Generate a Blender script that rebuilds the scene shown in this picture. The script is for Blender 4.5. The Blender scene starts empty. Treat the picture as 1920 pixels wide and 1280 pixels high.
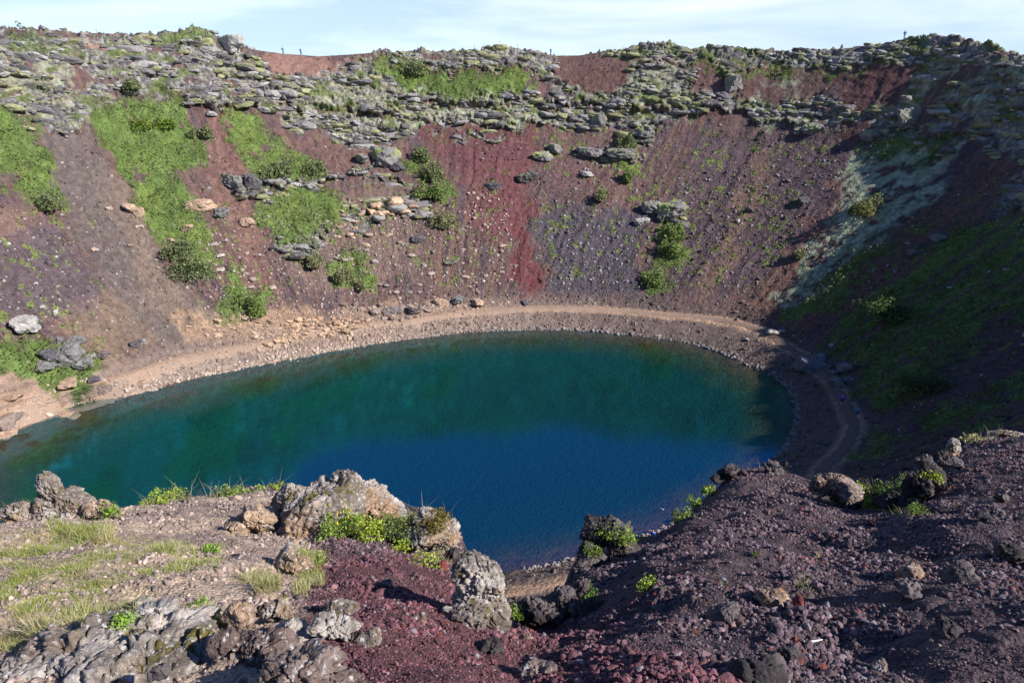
import bpy, math, time
import numpy as np
from mathutils import Vector
T0 = time.time()
rng = np.random.default_rng(7)
sc = bpy.context.scene
LINK = sc.collection.objects.link
PI = math.pi

# ---------------------------------------------------------------- camera
TH = math.radians(19.5); EYE = 43.6; FPX = 1280.0
CT, ST = math.cos(TH), math.sin(TH)
cd = bpy.data.cameras.new('camera'); cam = bpy.data.objects.new('camera', cd); LINK(cam)
cam.location = (0, 0, EYE); cam.rotation_euler = (PI/2 - TH, 0, 0)
cd.lens = 24; cd.sensor_width = 36; cd.clip_end = 20000; cd.clip_start = 0.05
sc.camera = cam

def rays(u, v):
    a = (np.asarray(u, float)-960)/FPX; b = (np.asarray(v, float)-640)/FPX
    return np.stack([a, CT-b*ST, -ST-b*CT], -1)
def project(x, y, z):
    zz = z-EYE; dep = y*CT - zz*ST; dep = np.where(dep > .05, dep, .05)
    up = y*ST + zz*CT
    return 960+FPX*x/dep, 640-FPX*up/dep, dep

# ---------------------------------------------------------------- noise
def h2(i, j, s=0):
    n = (i.astype(np.int64)*374761393 + j.astype(np.int64)*668265263 + s*974711) & 0xffffffff
    n = ((n ^ (n >> 13))*1274126177) & 0xffffffff
    n = (n ^ (n >> 16))
    n = (n*2246822519) & 0xffffffff
    return ((n ^ (n >> 15)) & 0xffffff)/float(0xffffff)
def vn2(x, y, s=0):
    i = np.floor(x); j = np.floor(y); fx = x-i; fy = y-j
    i = i.astype(np.int64); j = j.astype(np.int64)
    fx = fx*fx*fx*(fx*(fx*6-15)+10); fy = fy*fy*fy*(fy*(fy*6-15)+10)
    a = h2(i, j, s); b = h2(i+1, j, s); c = h2(i, j+1, s); d = h2(i+1, j+1, s)
    return (a+(b-a)*fx)*(1-fy) + (c+(d-c)*fx)*fy
def fb2(x, y, o=4, s=0, g=.5):
    t = 0; a = 1; n = 0
    for k in range(o):
        t = t+a*vn2(x*2**k+17.3*k, y*2**k-9.1*k, s+k*7); n += a; a *= g
    return t/n
def vn3(p, s=0):
    i = np.floor(p); f = p-i; i = i.astype(np.int64); f = f*f*(3-2*f)
    r = 0
    for dz in (0, 1):
        wz = f[..., 2] if dz else 1-f[..., 2]
        k = (i[..., 2]+dz)*1013
        a = h2(i[..., 0]+k, i[..., 1]-k*3, s); b = h2(i[..., 0]+1+k, i[..., 1]-k*3, s)
        c = h2(i[..., 0]+k, i[..., 1]+1-k*3, s); d = h2(i[..., 0]+1+k, i[..., 1]+1-k*3, s)
        r = r+wz*((a+(b-a)*f[..., 0])*(1-f[..., 1]) + (c+(d-c)*f[..., 0])*f[..., 1])
    return r
def fb3(p, o=4, s=0, g=.5):
    t = 0; a = 1; n = 0
    for k in range(o):
        t = t+a*vn3(p*2**k+3.7*k, s+k*11); n += a; a *= g
    return t/n
def worley(x, y, s=0):
    """F1, F2, id of nearest cell"""
    i = np.floor(x).astype(np.int64); j = np.floor(y).astype(np.int64)
    f1 = np.full(x.shape, 9.); f2 = np.full(x.shape, 9.); cid = np.zeros(x.shape)
    for a in (-1, 0, 1):
        for b in (-1, 0, 1):
            ci = i+a; cj = j+b
            d = np.hypot(ci+h2(ci, cj, s)-x, cj+h2(ci, cj, s+5)-y)
            n = d < f1
            f2 = np.where(n, f1, np.minimum(f2, d)); cid = np.where(n, h2(ci, cj, s+9), cid); f1 = np.where(n, d, f1)
    return f1, f2, cid
def sst(a, b, x):
    t = np.clip((x-a)/(b-a), 0, 1); return t*t*(3-2*t)
def lerp(a, b, t): return a+(b-a)*t

# ---------------------------------------------------------------- meshes
def mk(name, V, F, mat=None, col=None, smooth=False, parent=None, attrs=None, loc=None):
    V = np.asarray(V, np.float32); F = np.asarray(F, np.int32)
    me = bpy.data.meshes.new(name)
    me.vertices.add(len(V)); me.vertices.foreach_set('co', V.ravel())
    n, k = F.shape
    me.loops.add(n*k); me.loops.foreach_set('vertex_index', F.ravel())
    me.polygons.add(n); me.polygons.foreach_set('loop_start', np.arange(0, n*k, k, dtype=np.int32))
    me.update(calc_edges=True)
    me.polygons.foreach_set('use_smooth', np.full(n, smooth))
    if col is not None:
        a = me.color_attributes.new('Col', 'FLOAT_COLOR', 'POINT')
        c = np.ones((len(V), 4), np.float32); c[:, :3] = np.clip(col, 0, 1)
        a.data.foreach_set('color', c.ravel())
    for k2, val in (attrs or {}).items():
        a = me.attributes.new(k2, 'FLOAT', 'POINT'); a.data.foreach_set('value', np.asarray(val, np.float32))
    if mat: me.materials.append(mat)
    o = bpy.data.objects.new(name, me); LINK(o)
    if parent: o.parent = parent
    if loc is not None: o.location = loc
    return o
def tag(o, label=None, cat=None, group=None, kind=None):
    if label: o['label'] = label
    if cat: o['category'] = cat
    if group: o['group'] = group
    if kind: o['kind'] = kind
    return o
def gridfaces(nr, nc, wrap=False):
    r = np.arange(nr-1)[:, None]; c = np.arange(nc if wrap else nc-1)[None]
    c2 = (c+1) % nc
    return np.stack([r*nc+c, r*nc+c2, (r+1)*nc+c2, (r+1)*nc+c], -1).reshape(-1, 4)
def rand_rot(n, r=None):
    r = r or rng
    q = r.normal(size=(n, 4)); q /= np.linalg.norm(q, axis=1)[:, None]
    w, x, y, z = q.T
    return np.stack([1-2*(y*y+z*z), 2*(x*y-z*w), 2*(x*z+y*w), 2*(x*y+z*w), 1-2*(x*x+z*z), 2*(y*z-x*w),
                     2*(x*z-y*w), 2*(y*z+x*w), 1-2*(x*x+y*y)], -1).reshape(n, 3, 3)
def tile(bases, P, S, R, C):
    """bases: list of (V,F); P pos, S scale (n,3) or (n,), R (n,3,3), C (n,3) -> V,F,col"""
    P = np.asarray(P); n = len(P); S = np.asarray(S)
    if S.ndim == 1: S = np.repeat(S[:, None], 3, 1)
    Vs, Fs, Cs = [], [], []; off = 0
    idx = np.arange(n) % len(bases)
    for b, (bv, bf) in enumerate(bases):
        m = idx == b
        if not m.any(): continue
        v = bv[None]*S[m][:, None, :]
        v = np.einsum('nij,nkj->nki', R[m], v)+P[m][:, None, :]
        k = m.sum()
        Vs.append(v.reshape(-1, 3)); Fs.append((bf[None]+(np.arange(k)*len(bv))[:, None, None]).reshape(-1, bf.shape[1])+off)
        Cs.append(np.repeat(C[m], len(bv), 0)); off += k*len(bv)
    return np.concatenate(Vs), np.concatenate(Fs), np.concatenate(Cs)
def ico(level):
    t = (1+5**.5)/2
    v = [(-1,t,0),(1,t,0),(-1,-t,0),(1,-t,0),(0,-1,t),(0,1,t),(0,-1,-t),(0,1,-t),(t,0,-1),(t,0,1),(-t,0,-1),(-t,0,1)]
    f = [(0,11,5),(0,5,1),(0,1,7),(0,7,10),(0,10,11),(1,5,9),(5,11,4),(11,10,2),(10,7,6),(7,1,8),(3,9,4),(3,4,2),(3,2,6),(3,6,8),(3,8,9),(4,9,5),(2,4,11),(6,2,10),(8,6,7),(9,8,1)]
    V = np.array(v, float); V /= np.linalg.norm(V, axis=1)[:, None]; F = np.array(f)
    for _ in range(level):
        e = np.sort(np.concatenate([F[:, [0, 1]], F[:, [1, 2]], F[:, [2, 0]]]), 1)
        ue, inv = np.unique(e, axis=0, return_inverse=True); inv = inv.ravel()
        mid = V[ue[:, 0]]+V[ue[:, 1]]; mid /= np.linalg.norm(mid, axis=1)[:, None]
        n = len(F); a, b, c = inv[:n]+len(V), inv[n:2*n]+len(V), inv[2*n:]+len(V)
        V = np.concatenate([V, mid])
        F = np.concatenate([np.stack([F[:, 0], a, c], 1), np.stack([F[:, 1], b, a], 1), np.stack([F[:, 2], c, b], 1), np.stack([a, b, c], 1)])
    return V, F
ICO = [ico(k) for k in range(6)]
def rockshape(level, seed, planes=11, sharp=14, jit=.06, flat=.75):
    """angular boulder: intersection of random half-spaces, radius about 1"""
    r = np.random.default_rng(seed)
    D, F = ICO[level]
    n = r.normal(size=(planes, 3)); n /= np.linalg.norm(n, axis=1)[:, None]
    n = np.concatenate([n, [[0, 0, 1], [0, 0, -1]]]); d = np.concatenate([r.uniform(.62, 1, planes), [flat, .8]])
    q = np.clip(D @ n.T, 1e-3, None)/d
    rad = 1/(np.sum(q**sharp, 1))**(1/sharp)
    rad = np.minimum(rad, 1.25)
    rad = rad*(1+jit*(fb3(D*3.1+seed % 97, 3, seed % 91)-.5)*4)
    return D*rad[:, None], F
PEB = [rockshape(0, 100+k, 6, 9, .1, .8) for k in range(6)]
STN = [rockshape(1, 200+k, 8, 12, .08, .8) for k in range(8)]

# ---------------------------------------------------------------- materials
def nd(nt, t, **kw):
    n = nt.nodes.new(t)
    for k, v in kw.items(): setattr(n, k, v)
    return n
def mat_attr(name, rough=.9, scales=((6, .35),), bumps=((8, .05),), spec=.3, transl=0, base=None, gain=1.0, vor=None, speck=None, tint=None):
    """base colour = the Col attribute (or base) varied by object-space noise; real bump"""
    m = bpy.data.materials.new(name); m.use_nodes = True; nt = m.node_tree; nt.nodes.clear()
    out = nd(nt, 'ShaderNodeOutputMaterial'); p = nd(nt, 'ShaderNodeBsdfPrincipled')
    p.inputs['Roughness'].default_value = rough; p.inputs['Specular IOR Level'].default_value = spec
    tc = nd(nt, 'ShaderNodeNewGeometry')
    if base is None:
        a = nd(nt, 'ShaderNodeAttribute'); a.attribute_name = 'Col'; c = a.outputs['Color']
    else:
        a = nd(nt, 'ShaderNodeRGB'); a.outputs[0].default_value = (*base, 1); c = a.outputs[0]
    for s, amt in scales:
        n = nd(nt, 'ShaderNodeTexNoise'); n.inputs['Scale'].default_value = s; n.inputs['Detail'].default_value = 5; n.inputs['Roughness'].default_value = .65
        nt.links.new(tc.outputs['Position'], n.inputs['Vector'])
        mr = nd(nt, 'ShaderNodeMapRange'); mr.inputs['From Min'].default_value = .3; mr.inputs['From Max'].default_value = .7
        mr.inputs['To Min'].default_value = gain*(1-amt); mr.inputs['To Max'].default_value = gain*(1+amt)
        nt.links.new(n.outputs['Fac'], mr.inputs['Value'])
        mx = nd(nt, 'ShaderNodeVectorMath'); mx.operation = 'SCALE'
        nt.links.new(c, mx.inputs[0]); nt.links.new(mr.outputs[0], mx.inputs['Scale']); c = mx.outputs[0]
    if speck:                                       # lichen flecks: (scale, threshold, colour)
        s, th, sc_col = speck
        n = nd(nt, 'ShaderNodeTexNoise'); n.inputs['Scale'].default_value = s; n.inputs['Detail'].default_value = 6; n.inputs['Roughness'].default_value = .7
        nt.links.new(tc.outputs['Position'], n.inputs['Vector'])
        mr = nd(nt, 'ShaderNodeMapRange'); mr.inputs['From Min'].default_value = th; mr.inputs['From Max'].default_value = th+.05
        nt.links.new(n.outputs['Fac'], mr.inputs['Value'])
        mx = nd(nt, 'ShaderNodeMix'); mx.data_type = 'RGBA'
        nt.links.new(mr.outputs[0], mx.inputs[0]); nt.links.new(c, mx.inputs[6]); mx.inputs[7].default_value = (*sc_col, 1); c = mx.outputs[2]
    nt.links.new(c, p.inputs['Base Color'])
    prev = None
    for s, dist in bumps:
        n = nd(nt, 'ShaderNodeTexNoise'); n.inputs['Scale'].default_value = s; n.inputs['Detail'].default_value = 6; n.inputs['Roughness'].default_value = .6
        nt.links.new(tc.outputs['Position'], n.inputs['Vector'])
        b = nd(nt, 'ShaderNodeBump'); b.inputs['Distance'].default_value = dist; b.inputs['Strength'].default_value = 1
        nt.links.new(n.outputs['Fac'], b.inputs['Height'])
        if prev: nt.links.new(prev, b.inputs['Normal'])
        prev = b.outputs[0]
    if vor:
        s, dist = vor
        n = nd(nt, 'ShaderNodeTexVoronoi'); n.inputs['Scale'].default_value = s
        nt.links.new(tc.outputs['Position'], n.inputs['Vector'])
        b = nd(nt, 'ShaderNodeBump'); b.inputs['Distance'].default_value = dist; b.invert = True
        nt.links.new(n.outputs['Distance'], b.inputs['Height'])
        if prev: nt.links.new(prev, b.inputs['Normal'])
        prev = b.outputs[0]
    if prev: nt.links.new(prev, p.inputs['Normal'])
    sh = p.outputs[0]
    if transl:
        t = nd(nt, 'ShaderNodeBsdfTranslucent'); nt.links.new(c, t.inputs[0])
        mx = nd(nt, 'ShaderNodeMixShader'); mx.inputs[0].default_value = transl
        nt.links.new(sh, mx.inputs[1]); nt.links.new(t.outputs[0], mx.inputs[2]); sh = mx.outputs[0]
    nt.links.new(sh, out.inputs[0])
    return m
M_terr = mat_attr('crater_ground', .95, ((1.1, .22), (5, .22)), ((.9, .35), (3.5, .14)), vor=(2.6, .10), spec=.15)
M_scree = mat_attr('scree_stone', .85, ((3, .2),), (), spec=.3)
M_bould = mat_attr('boulder_stone', .9, ((1.5, .3), (6, .25)), ((2.5, .18), (9, .05)), spec=.2, speck=(3.5, .60, (.36, .37, .33)))
M_tan = mat_attr('tan_stone', .9, ((1.5, .25),), ((2.5, .12),), spec=.2)
M_leaf = mat_attr('shrub_leaves', .6, ((.8, .25),), (), spec=.25, transl=.38)
M_path = mat_attr('trodden_dirt', .95, ((1.2, .15), (6, .15)), ((4, .05),), spec=.15)
M_fg = mat_attr('scoria_ground', .95, ((9, .25), (60, .4)), ((25, .012), (90, .006)), vor=(45, .012), spec=.25)
M_peb = mat_attr('scoria_gravel', .8, ((80, .3),), ((150, .003),), spec=.35)
M_crag = mat_attr('lichened_lava', .92, ((5, .25), (30, .3)), ((10, .03), (45, .012)), spec=.2, speck=(30, .565, (.43, .41, .40)))
M_cragd = mat_attr('dark_lava', .92, ((5, .25), (30, .3)), ((10, .03), (45, .014)), spec=.2, speck=(20, .63, (.30, .31, .31)))
M_grass = mat_attr('grass_blades', .6, ((3, .2),), (), spec=.2, transl=.35)
M_plant = mat_attr('plant_leaves', .5, ((6, .2),), (), spec=.3, transl=.3)

# ---------------------------------------------------------------- crater in polar form about the lake centre
CX, CY = -14., 90.
def ph_r(x, y): return np.degrees(np.arctan2(y-CY, x-CX)), np.hypot(x-CX, y-CY)
def unproj(u, v, z):
    r = rays(u, v); t = (EYE-z)/-r[..., 2]; return r[..., 0]*t, r[..., 1]*t
def pertable(ph, val):
    o = np.argsort(ph); ph = np.asarray(ph)[o]; val = np.asarray(val)[o]
    P = np.concatenate([ph-360, ph, ph+360]); Vv = np.tile(val, 3)
    fine = np.arange(-200, 200.01, .25); w = np.interp(fine, P, Vv)
    k = np.hanning(17); k /= k.sum()                       # light smoothing
    w = np.convolve(np.pad(w, 8, mode='edge'), k, 'valid')
    return lambda x: np.interp(x, fine, w)
sh_px = [(0,820),(50,797),(100,775),(140,757),(185,748),(235,744),(290,730),(350,712),(425,697),(500,682),(570,668),(640,655),(720,642),(800,632),(900,622),(980,619),(1050,618),(1150,625),(1230,634),(1300,645),(1355,662),(1400,685),(1440,700),(1470,720),(1490,760),(1488,800),(1478,830),(1445,865),(1350,930),(1250,985),(1100,1040),(960,1070)]
sx, sy = unproj([p[0] for p in sh_px], [p[1] for p in sh_px], 0)
sx = np.concatenate([sx, [-25, -48, -63, -71]]); sy = np.concatenate([sy, [50, 52, 62, 74]])
_p, _r = ph_r(sx, sy); RS = pertable(_p, _r)
pa_px = [(-60,790),(0,770),(60,752),(120,735),(180,720),(250,700),(330,675),(420,655),(500,641),(600,620),(700,606),(770,600),(850,588),(950,580),(1050,577),(1150,580),(1250,590),(1350,598),(1420,615),(1480,650),(1530,684),(1565,722),(1590,765),(1604,795),(1592,830),(1550,872),(1120,1080),(1060,1088),(1000,1100),(950,1108)]
px_, py_ = unproj([p[0] for p in pa_px], [p[1] for p in pa_px], 2.9)
px_ = np.concatenate([px_, [-26, -50, -68, 30]]); py_ = np.concatenate([py_, [45, 46, 56, 62]])
_p, _r = ph_r(px_, py_); RP = pertable(_p, _r)
rim = [(0,56),(60,54),(130,62),(200,63),(260,68),(300,63),(335,60),(365,56),(392,64),(410,76),(440,80),(480,94),(530,101),(600,106),(650,103),(700,99),(760,99),(860,96),(960,94),(1000,98),(1035,105),(1090,104),(1130,97),(1180,92),(1240,81),(1270,90),(1340,94),(1370,90),(1420,97),(1470,104),(1500,99),(1560,93),(1620,87),(1680,78),(1740,71),(1790,71),(1840,84),(1920,109),(2000,138)]
Du = np.interp([p[0] for p in rim], [0,130,380,480,600,720,960,1120,1370,1600,1780,1920,2000], [172,176,182,186,190,193,196,198,199,198,192,176,168])
rr = rays([p[0] for p in rim], [p[1] for p in rim]); k = Du/np.hypot(rr[:, 0], rr[:, 1])
rX, rY, rZ = rr[:, 0]*k, rr[:, 1]*k, rr[:, 2]*k+EYE
_p, _r = ph_r(rX, rY)
ep = [(8,124,50),(-8,124,50),(-22,122,50),(-40,110,46),(-60,94,36),(-70,84,32),(-81,78,31),(-100,76,31),(-130,78,38),(-160,96,48),(-180,106,54),(162,98,55)]
_pp = np.concatenate([_p, [e[0] for e in ep]])
RR = pertable(_pp, np.concatenate([_r, [e[1] for e in ep]]))
HR_ = np.concatenate([rZ, [e[2] for e in ep]])
_o = np.argsort(_pp); _pa, _ha = _pp[_o], HR_[_o]
def HR(ph): return np.interp(ph, np.concatenate([_pa-360, _pa, _pa+360]), np.tile(_ha, 3))

# grid
phi = [-180.]
while phi[-1] < 180:
    p = phi[-1]; phi.append(p + (.13 if -30 < p < 176 else (.3 if -80 < p < 178 else .8)))
phi = np.array(phi[:-1]); NP = len(phi)
s_bed = np.concatenate([np.linspace(0, .8, 12), np.linspace(.82, 1, 26)[:]])            # 0..1  lake bed
s_bch = 1+np.linspace(0, 1, 26)[1:]                                                     # 1..2  beach
s_wal = 2+np.linspace(0, 1, 270)[1:]                                                    # 2..3  wall
s_out = 3+np.concatenate([np.linspace(0, .12, 22)[1:], np.linspace(.12, 1, 14)[1:]**1.5*1.0])                 # 3..4  outside
s_out = np.maximum.accumulate(s_out)
S = np.concatenate([s_bed, s_bch, s_wal, s_out]); NS = len(S)
OUT = 160.
def rad_of(ph, s):
    a, b, c = RS(ph), RP(ph), RR(ph)
    return np.where(s < 1, s*a, np.where(s < 2, lerp(a, b, s-1), np.where(s < 3, lerp(b, c, s-2), c+(s-3)*OUT)))
def s_of(ph, r):
    a, b, c = RS(ph), RP(ph), RR(ph)
    return np.where(r < a, r/a, np.where(r < b, 1+(r-a)/(b-a), np.where(r < c, 2+(r-b)/(c-b), 3+(r-c)/OUT)))
PH, SS = np.meshgrid(phi, S); RG = rad_of(PH, SS)
X = CX+RG*np.cos(np.radians(PH)); Y = CY+RG*np.sin(np.radians(PH))
H = HR(PH); c_ = RR(PH); b_ = RP(PH); a_ = RS(PH)
def base_height():
    t = np.clip(SS-2, 0, 1); run = c_-b_
    # flat bench at the path, talus, steeper rocky band on top, rounded lip
    prof = np.interp(t, [0, .03, .10, .70, .93, .985, 1], [0, .004, .055, .60, .935, .992, 1])
    z = 2.9+(H-2.9)*prof
    tb = np.clip(SS-1, 0, 1); z = np.where(SS < 2, 2.9*(tb**.85), z)
    shallow = .30-.17*np.exp(-((PH-180) % 360-0)**2/1800)-.17*np.exp(-((180-PH) % 360)**2/1800)
    cw = 1-sst(0, .55, SS); d = (a_-RG)*(1-cw)+60*cw
    z = np.where(SS < 1, -7*(1-np.exp(-d*lerp(np.maximum(shallow, .12), .4, sst(3, 24, d))/7)), z)
    o = np.clip(SS-3, 0, 1)*OUT
    z = np.where(SS > 3, H-o*.10-np.minimum(o, 3)*.15, z)
    return z
Z0 = base_height()
# near sector: keep low under the foreground
U, V, DEP = project(X, Y, Z0)
front = (Y > 20) & (SS > .9)
# ---- zones painted on the wall (given where the photograph shows them, held in world space on the terrain)
w1 = fb2(X/5, Y/5, 3, 1)-.5; w2 = fb2(X/5+40, Y/5, 3, 2)-.5; w3 = fb2(X/1.3, Y/1.3, 3, 3)-.5; w4 = fb2(X/1.3, Y/1.3+50, 3, 4)-.5
PS = 190/np.maximum(DEP, 40)
Uw = U+(w1*52+w3*26)*PS; Vw = V+(w2*40+w4*20)*PS
def poly(pts, feather=10, wu=None, wv=None):
    uu = Uw if wu is None else wu; vv = Vw if wv is None else wv
    pts = np.array(pts, float); out = np.zeros(uu.shape)
    m = (uu > pts[:, 0].min()-feather) & (uu < pts[:, 0].max()+feather) & (vv > pts[:, 1].min()-feather) & (vv < pts[:, 1].max()+feather)
    if wu is None: m &= front
    x = uu[m]; y = vv[m]; d = np.full(x.shape, 1e9); ins = np.zeros(x.shape, bool)
    for i in range(len(pts)):
        x0, y0 = pts[i]; x1, y1 = pts[(i+1) % len(pts)]
        ex, ey = x1-x0, y1-y0; t = np.clip(((x-x0)*ex+(y-y0)*ey)/(ex*ex+ey*ey+1e-9), 0, 1)
        d = np.minimum(d, np.hypot(x-x0-t*ex, y-y0-t*ey))
        cnd = (y0 > y) != (y1 > y)
        ins ^= cnd & (x < x0+(y-y0)*ex/(ey if abs(ey) > 1e-9 else 1e-9))
    out[m] = sst(-feather, feather, np.where(ins, d, -d))
    return out
def polys(L, f=10):
    r = 0
    for p in L: r = np.maximum(r, poly(p, f))
    return r
GREEN = [
 [(170,215),(240,185),(320,185),(350,230),(392,262),(395,300),(352,330),(352,370),(372,400),(382,440),(386,520),(345,512),(312,470),(262,440),(262,380),(240,330),(200,270)],
 [(425,200),(480,205),(500,240),(560,285),(610,305),(615,335),(560,348),(480,345),(450,300),(425,260)],
 [(-60,170),(0,175),(60,230),(80,290),(120,360),(115,395),(60,380),(40,330),(-60,320)],
 [(475,365),(630,358),(645,400),(600,440),(560,480),(500,440),(470,410)],
 [(-60,640),(80,618),(150,660),(175,700),(100,742),(60,712),(-60,690)],
 [(775,280),(795,278),(828,320),(832,372),(800,372),(770,310)],
 [(1153,248),(1187,250),(1196,330),(1168,342),(1155,290)],
 [(1240,390),(1280,395),(1278,490),(1240,500),(1235,440)], [(1200,500),(1252,508),(1245,560),(1200,560)],
 [(445,555),(480,540),(497,575),(470,605),(440,590)],
 [(720,105),(820,128),(1000,132),(1005,185),(860,192),(775,180),(700,140)],
 [(300,68),(365,55),(398,70),(405,95),(340,95)],
 [(1285,108),(1400,122),(1560,132),(1720,92),(1700,112),(1560,146),(1400,140),(1280,128)],
 [(1100,96),(1180,90),(1275,84),(1300,105),(1240,112)],
 [(1680,80),(1740,70),(1780,72),(1760,95),(1700,100)],
 [(1500,560),(1560,520),(1640,470),(1740,410),(1760,420),(1640,500),(1560,580),(1470,610),(1450,590)],
 [(1600,560),(1700,500),(1800,440),(1940,380),(1960,600),(1780,690),(1690,760),(1600,752),(1590,700),(1560,650)],
 [(1570,880),(1600,850),(1720,808),(1740,815),(1640,860),(1600,885)],
 [(1720,760),(1950,700),(1950,740),(1760,800)],
 [(1610,290),(1640,260),(1760,250),(1800,262),(1700,300),(1640,310)],
 [(30,60),(110,65),(110,90),(0,95)], [(640,460),(700,480),(700,560),(640,540),(620,490)],
 [(430,500),(400,560),(380,590),(440,610),(500,560)],
]
MOSS = [
 [(1602,300),(1680,275),(1800,272),(1780,320),(1730,372),(1640,452),(1560,520),(1490,575),(1440,572),(1500,480),(1540,420),(1580,350)],
 [(1690,150),(1760,98),(1800,120),(1770,165),(1700,240),(1620,235),(1640,200)],
 [(1830,130),(1960,110),(1960,262),(1850,262),(1800,250),(1800,180)],
 [(1420,160),(1500,150),(1480,190),(1500,240),(1440,235)],
 [(1170,115),(1280,125),(1280,210),(1160,205)],
 [(570,150),(760,150),(1040,200),(1040,235),(830,235),(700,225),(560,200)],
 [(0,70),(130,90),(160,200),(60,180),(0,150)],
]
ROCK = [
 [(-60,50),(130,62),(380,50),(480,95),(525,150),(562,190),(470,200),(400,202),(340,178),(250,175),(170,235),(70,252),(60,205),(-60,175)],
 [(520,135),(700,112),(770,185),(1040,195),(1150,214),(1050,240),(830,236),(760,255),(640,272),(560,232),(520,190)],
 [(700,96),(960,88),(1035,105),(1030,130),(830,130),(720,116)],
 [(1028,130),(1150,175),(1180,120),(1290,125),(1290,205),(1240,245),(1130,232),(1035,190)],
 [(1095,96),(1240,72),(1360,80),(1500,96),(1660,72),(1780,60),(1960,95),(1960,125),(1790,95),(1700,110),(1560,128),(1400,122),(1250,110)],
 [(1265,168),(1400,180),(1640,182),(1650,225),(1560,242),(1480,245),(1400,206),(1270,208)],
 [(1640,185),(1700,100),(1960,105),(1960,330),(1830,270),(1700,265),(1620,250)],
 [(418,335),(480,338),(560,350),(640,330),(735,290),(742,312),(650,345),(580,362),(420,362)],
 [(690,345),(760,335),(765,355),(700,350)], [(690,380),(780,375),(782,400),(700,410)],
 [(500,440),(600,440),(600,475),(510,470)], [(835,255),(960,258),(965,272),(840,268)],
 [(1070,280),(1130,285),(1135,300),(1080,298)], [(1140,280),(1205,285),(1200,305),(1145,300)],
 [(1240,395),(1275,395),(1275,425),(1240,425)], [(640,385),(700,380),(690,430),(650,420)],
 [(1880,330),(1960,320),(1960,400),(1860,390)], [(1100,200),(1230,225),(1240,262),(1180,262),(1110,240)],
]
GAPS = [  # bare scree chutes that cut through the rock band
 [(1038,106),(1178,112),(1165,160),(1120,172),(1060,165),(1035,125)],
 [(500,98),(590,108),(640,128),(560,140),(515,128)], [(1290,128),(1420,150),(1490,160),(1480,185),(1400,182),(1300,160)],
 [(1590,140),(1740,105),(1700,150),(1630,205),(1570,195)], [(1790,130),(1830,135),(1770,190),(1740,260),(1710,262),(1730,190)],
 [(385,200),(425,200),(440,300),(410,330),(380,300)], [(25,75),(45,75),(40,130),(20,130)], [(118,90),(140,90),(160,150),(130,190),(120,150)],
]
g_green = polys(GREEN, 15); g_moss = polys(MOSS, 12); g_rock = polys(ROCK, 8); g_gap = polys(GAPS, 6)
AR = np.radians(PH)*95.; dL = np.hypot(np.diff(RG, axis=0, prepend=RG[:1]), np.diff(Z0, axis=0, prepend=Z0[:1])); SL = np.cumsum(dL, 0)
pn = fb2(AR/5.0, SL/1.7, 4, 31)
steep = sst(2.0, 2.0001, SS)
# a thin natural presence of rock and plants where nothing was specified (out of frame)
outf = ((U < -40) | (U > 1960) | (Y < 20)) & (SS > 2)
auto = fb2(X/14, Y/14, 3, 55)
g_rock = np.where(outf, sst(.5, .56, auto)*sst(2.5, 2.7, SS), g_rock); g_green = np.where(outf, sst(.56, .62, 1-auto)*sst(2.15, 2.3, SS), g_green)
rockm = np.clip(g_rock*(1-g_gap), 0, 1)
rockm = rockm*np.where(g_rock > 0, sst(.36, .44, pn+.10*g_rock), 0)
# patches of green tufts breaking up the scree
rockm *= (1-.0*g_green)
# lumps: cell boulders at three sizes, laid out along the slope's own surface
jx = (fb2(AR/2.2, SL/2.2, 3, 61)-.5)*1.9; jy = (fb2(AR/2.2+9, SL/2.2, 3, 62)-.5)*1.9
def cells(sx, sy, sd_):
    f1, f2, cid = worley(AR/sx+jx, SL/sy+jy, sd_)
    return np.clip(1-(f1/.75)**2, 0, 1)*sst(0, .22, f2-f1)**.7*(.25+.75*cid), cid
lump1, cid = cells(6.0, 2.4, 71); lump2, cidb = cells(3.0, 1.2, 72); lump3, cidc = cells(1.3, .62, 73)
rg = 1-np.abs(fb2(AR/2.6, SL/1.2, 5, 74)-.5)*2
lump = .85*lump1+.55*lump2+.30*lump3+.8*(rg-.7)
# strata: slope-wise steps inside rock
lev = (Z0+5.0*fb2(AR/9, SL/9, 4, 81))/2.7; fr = lev-np.floor(lev); stepd = (sst(.55, .95, fr)-fr)*1.1
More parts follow.
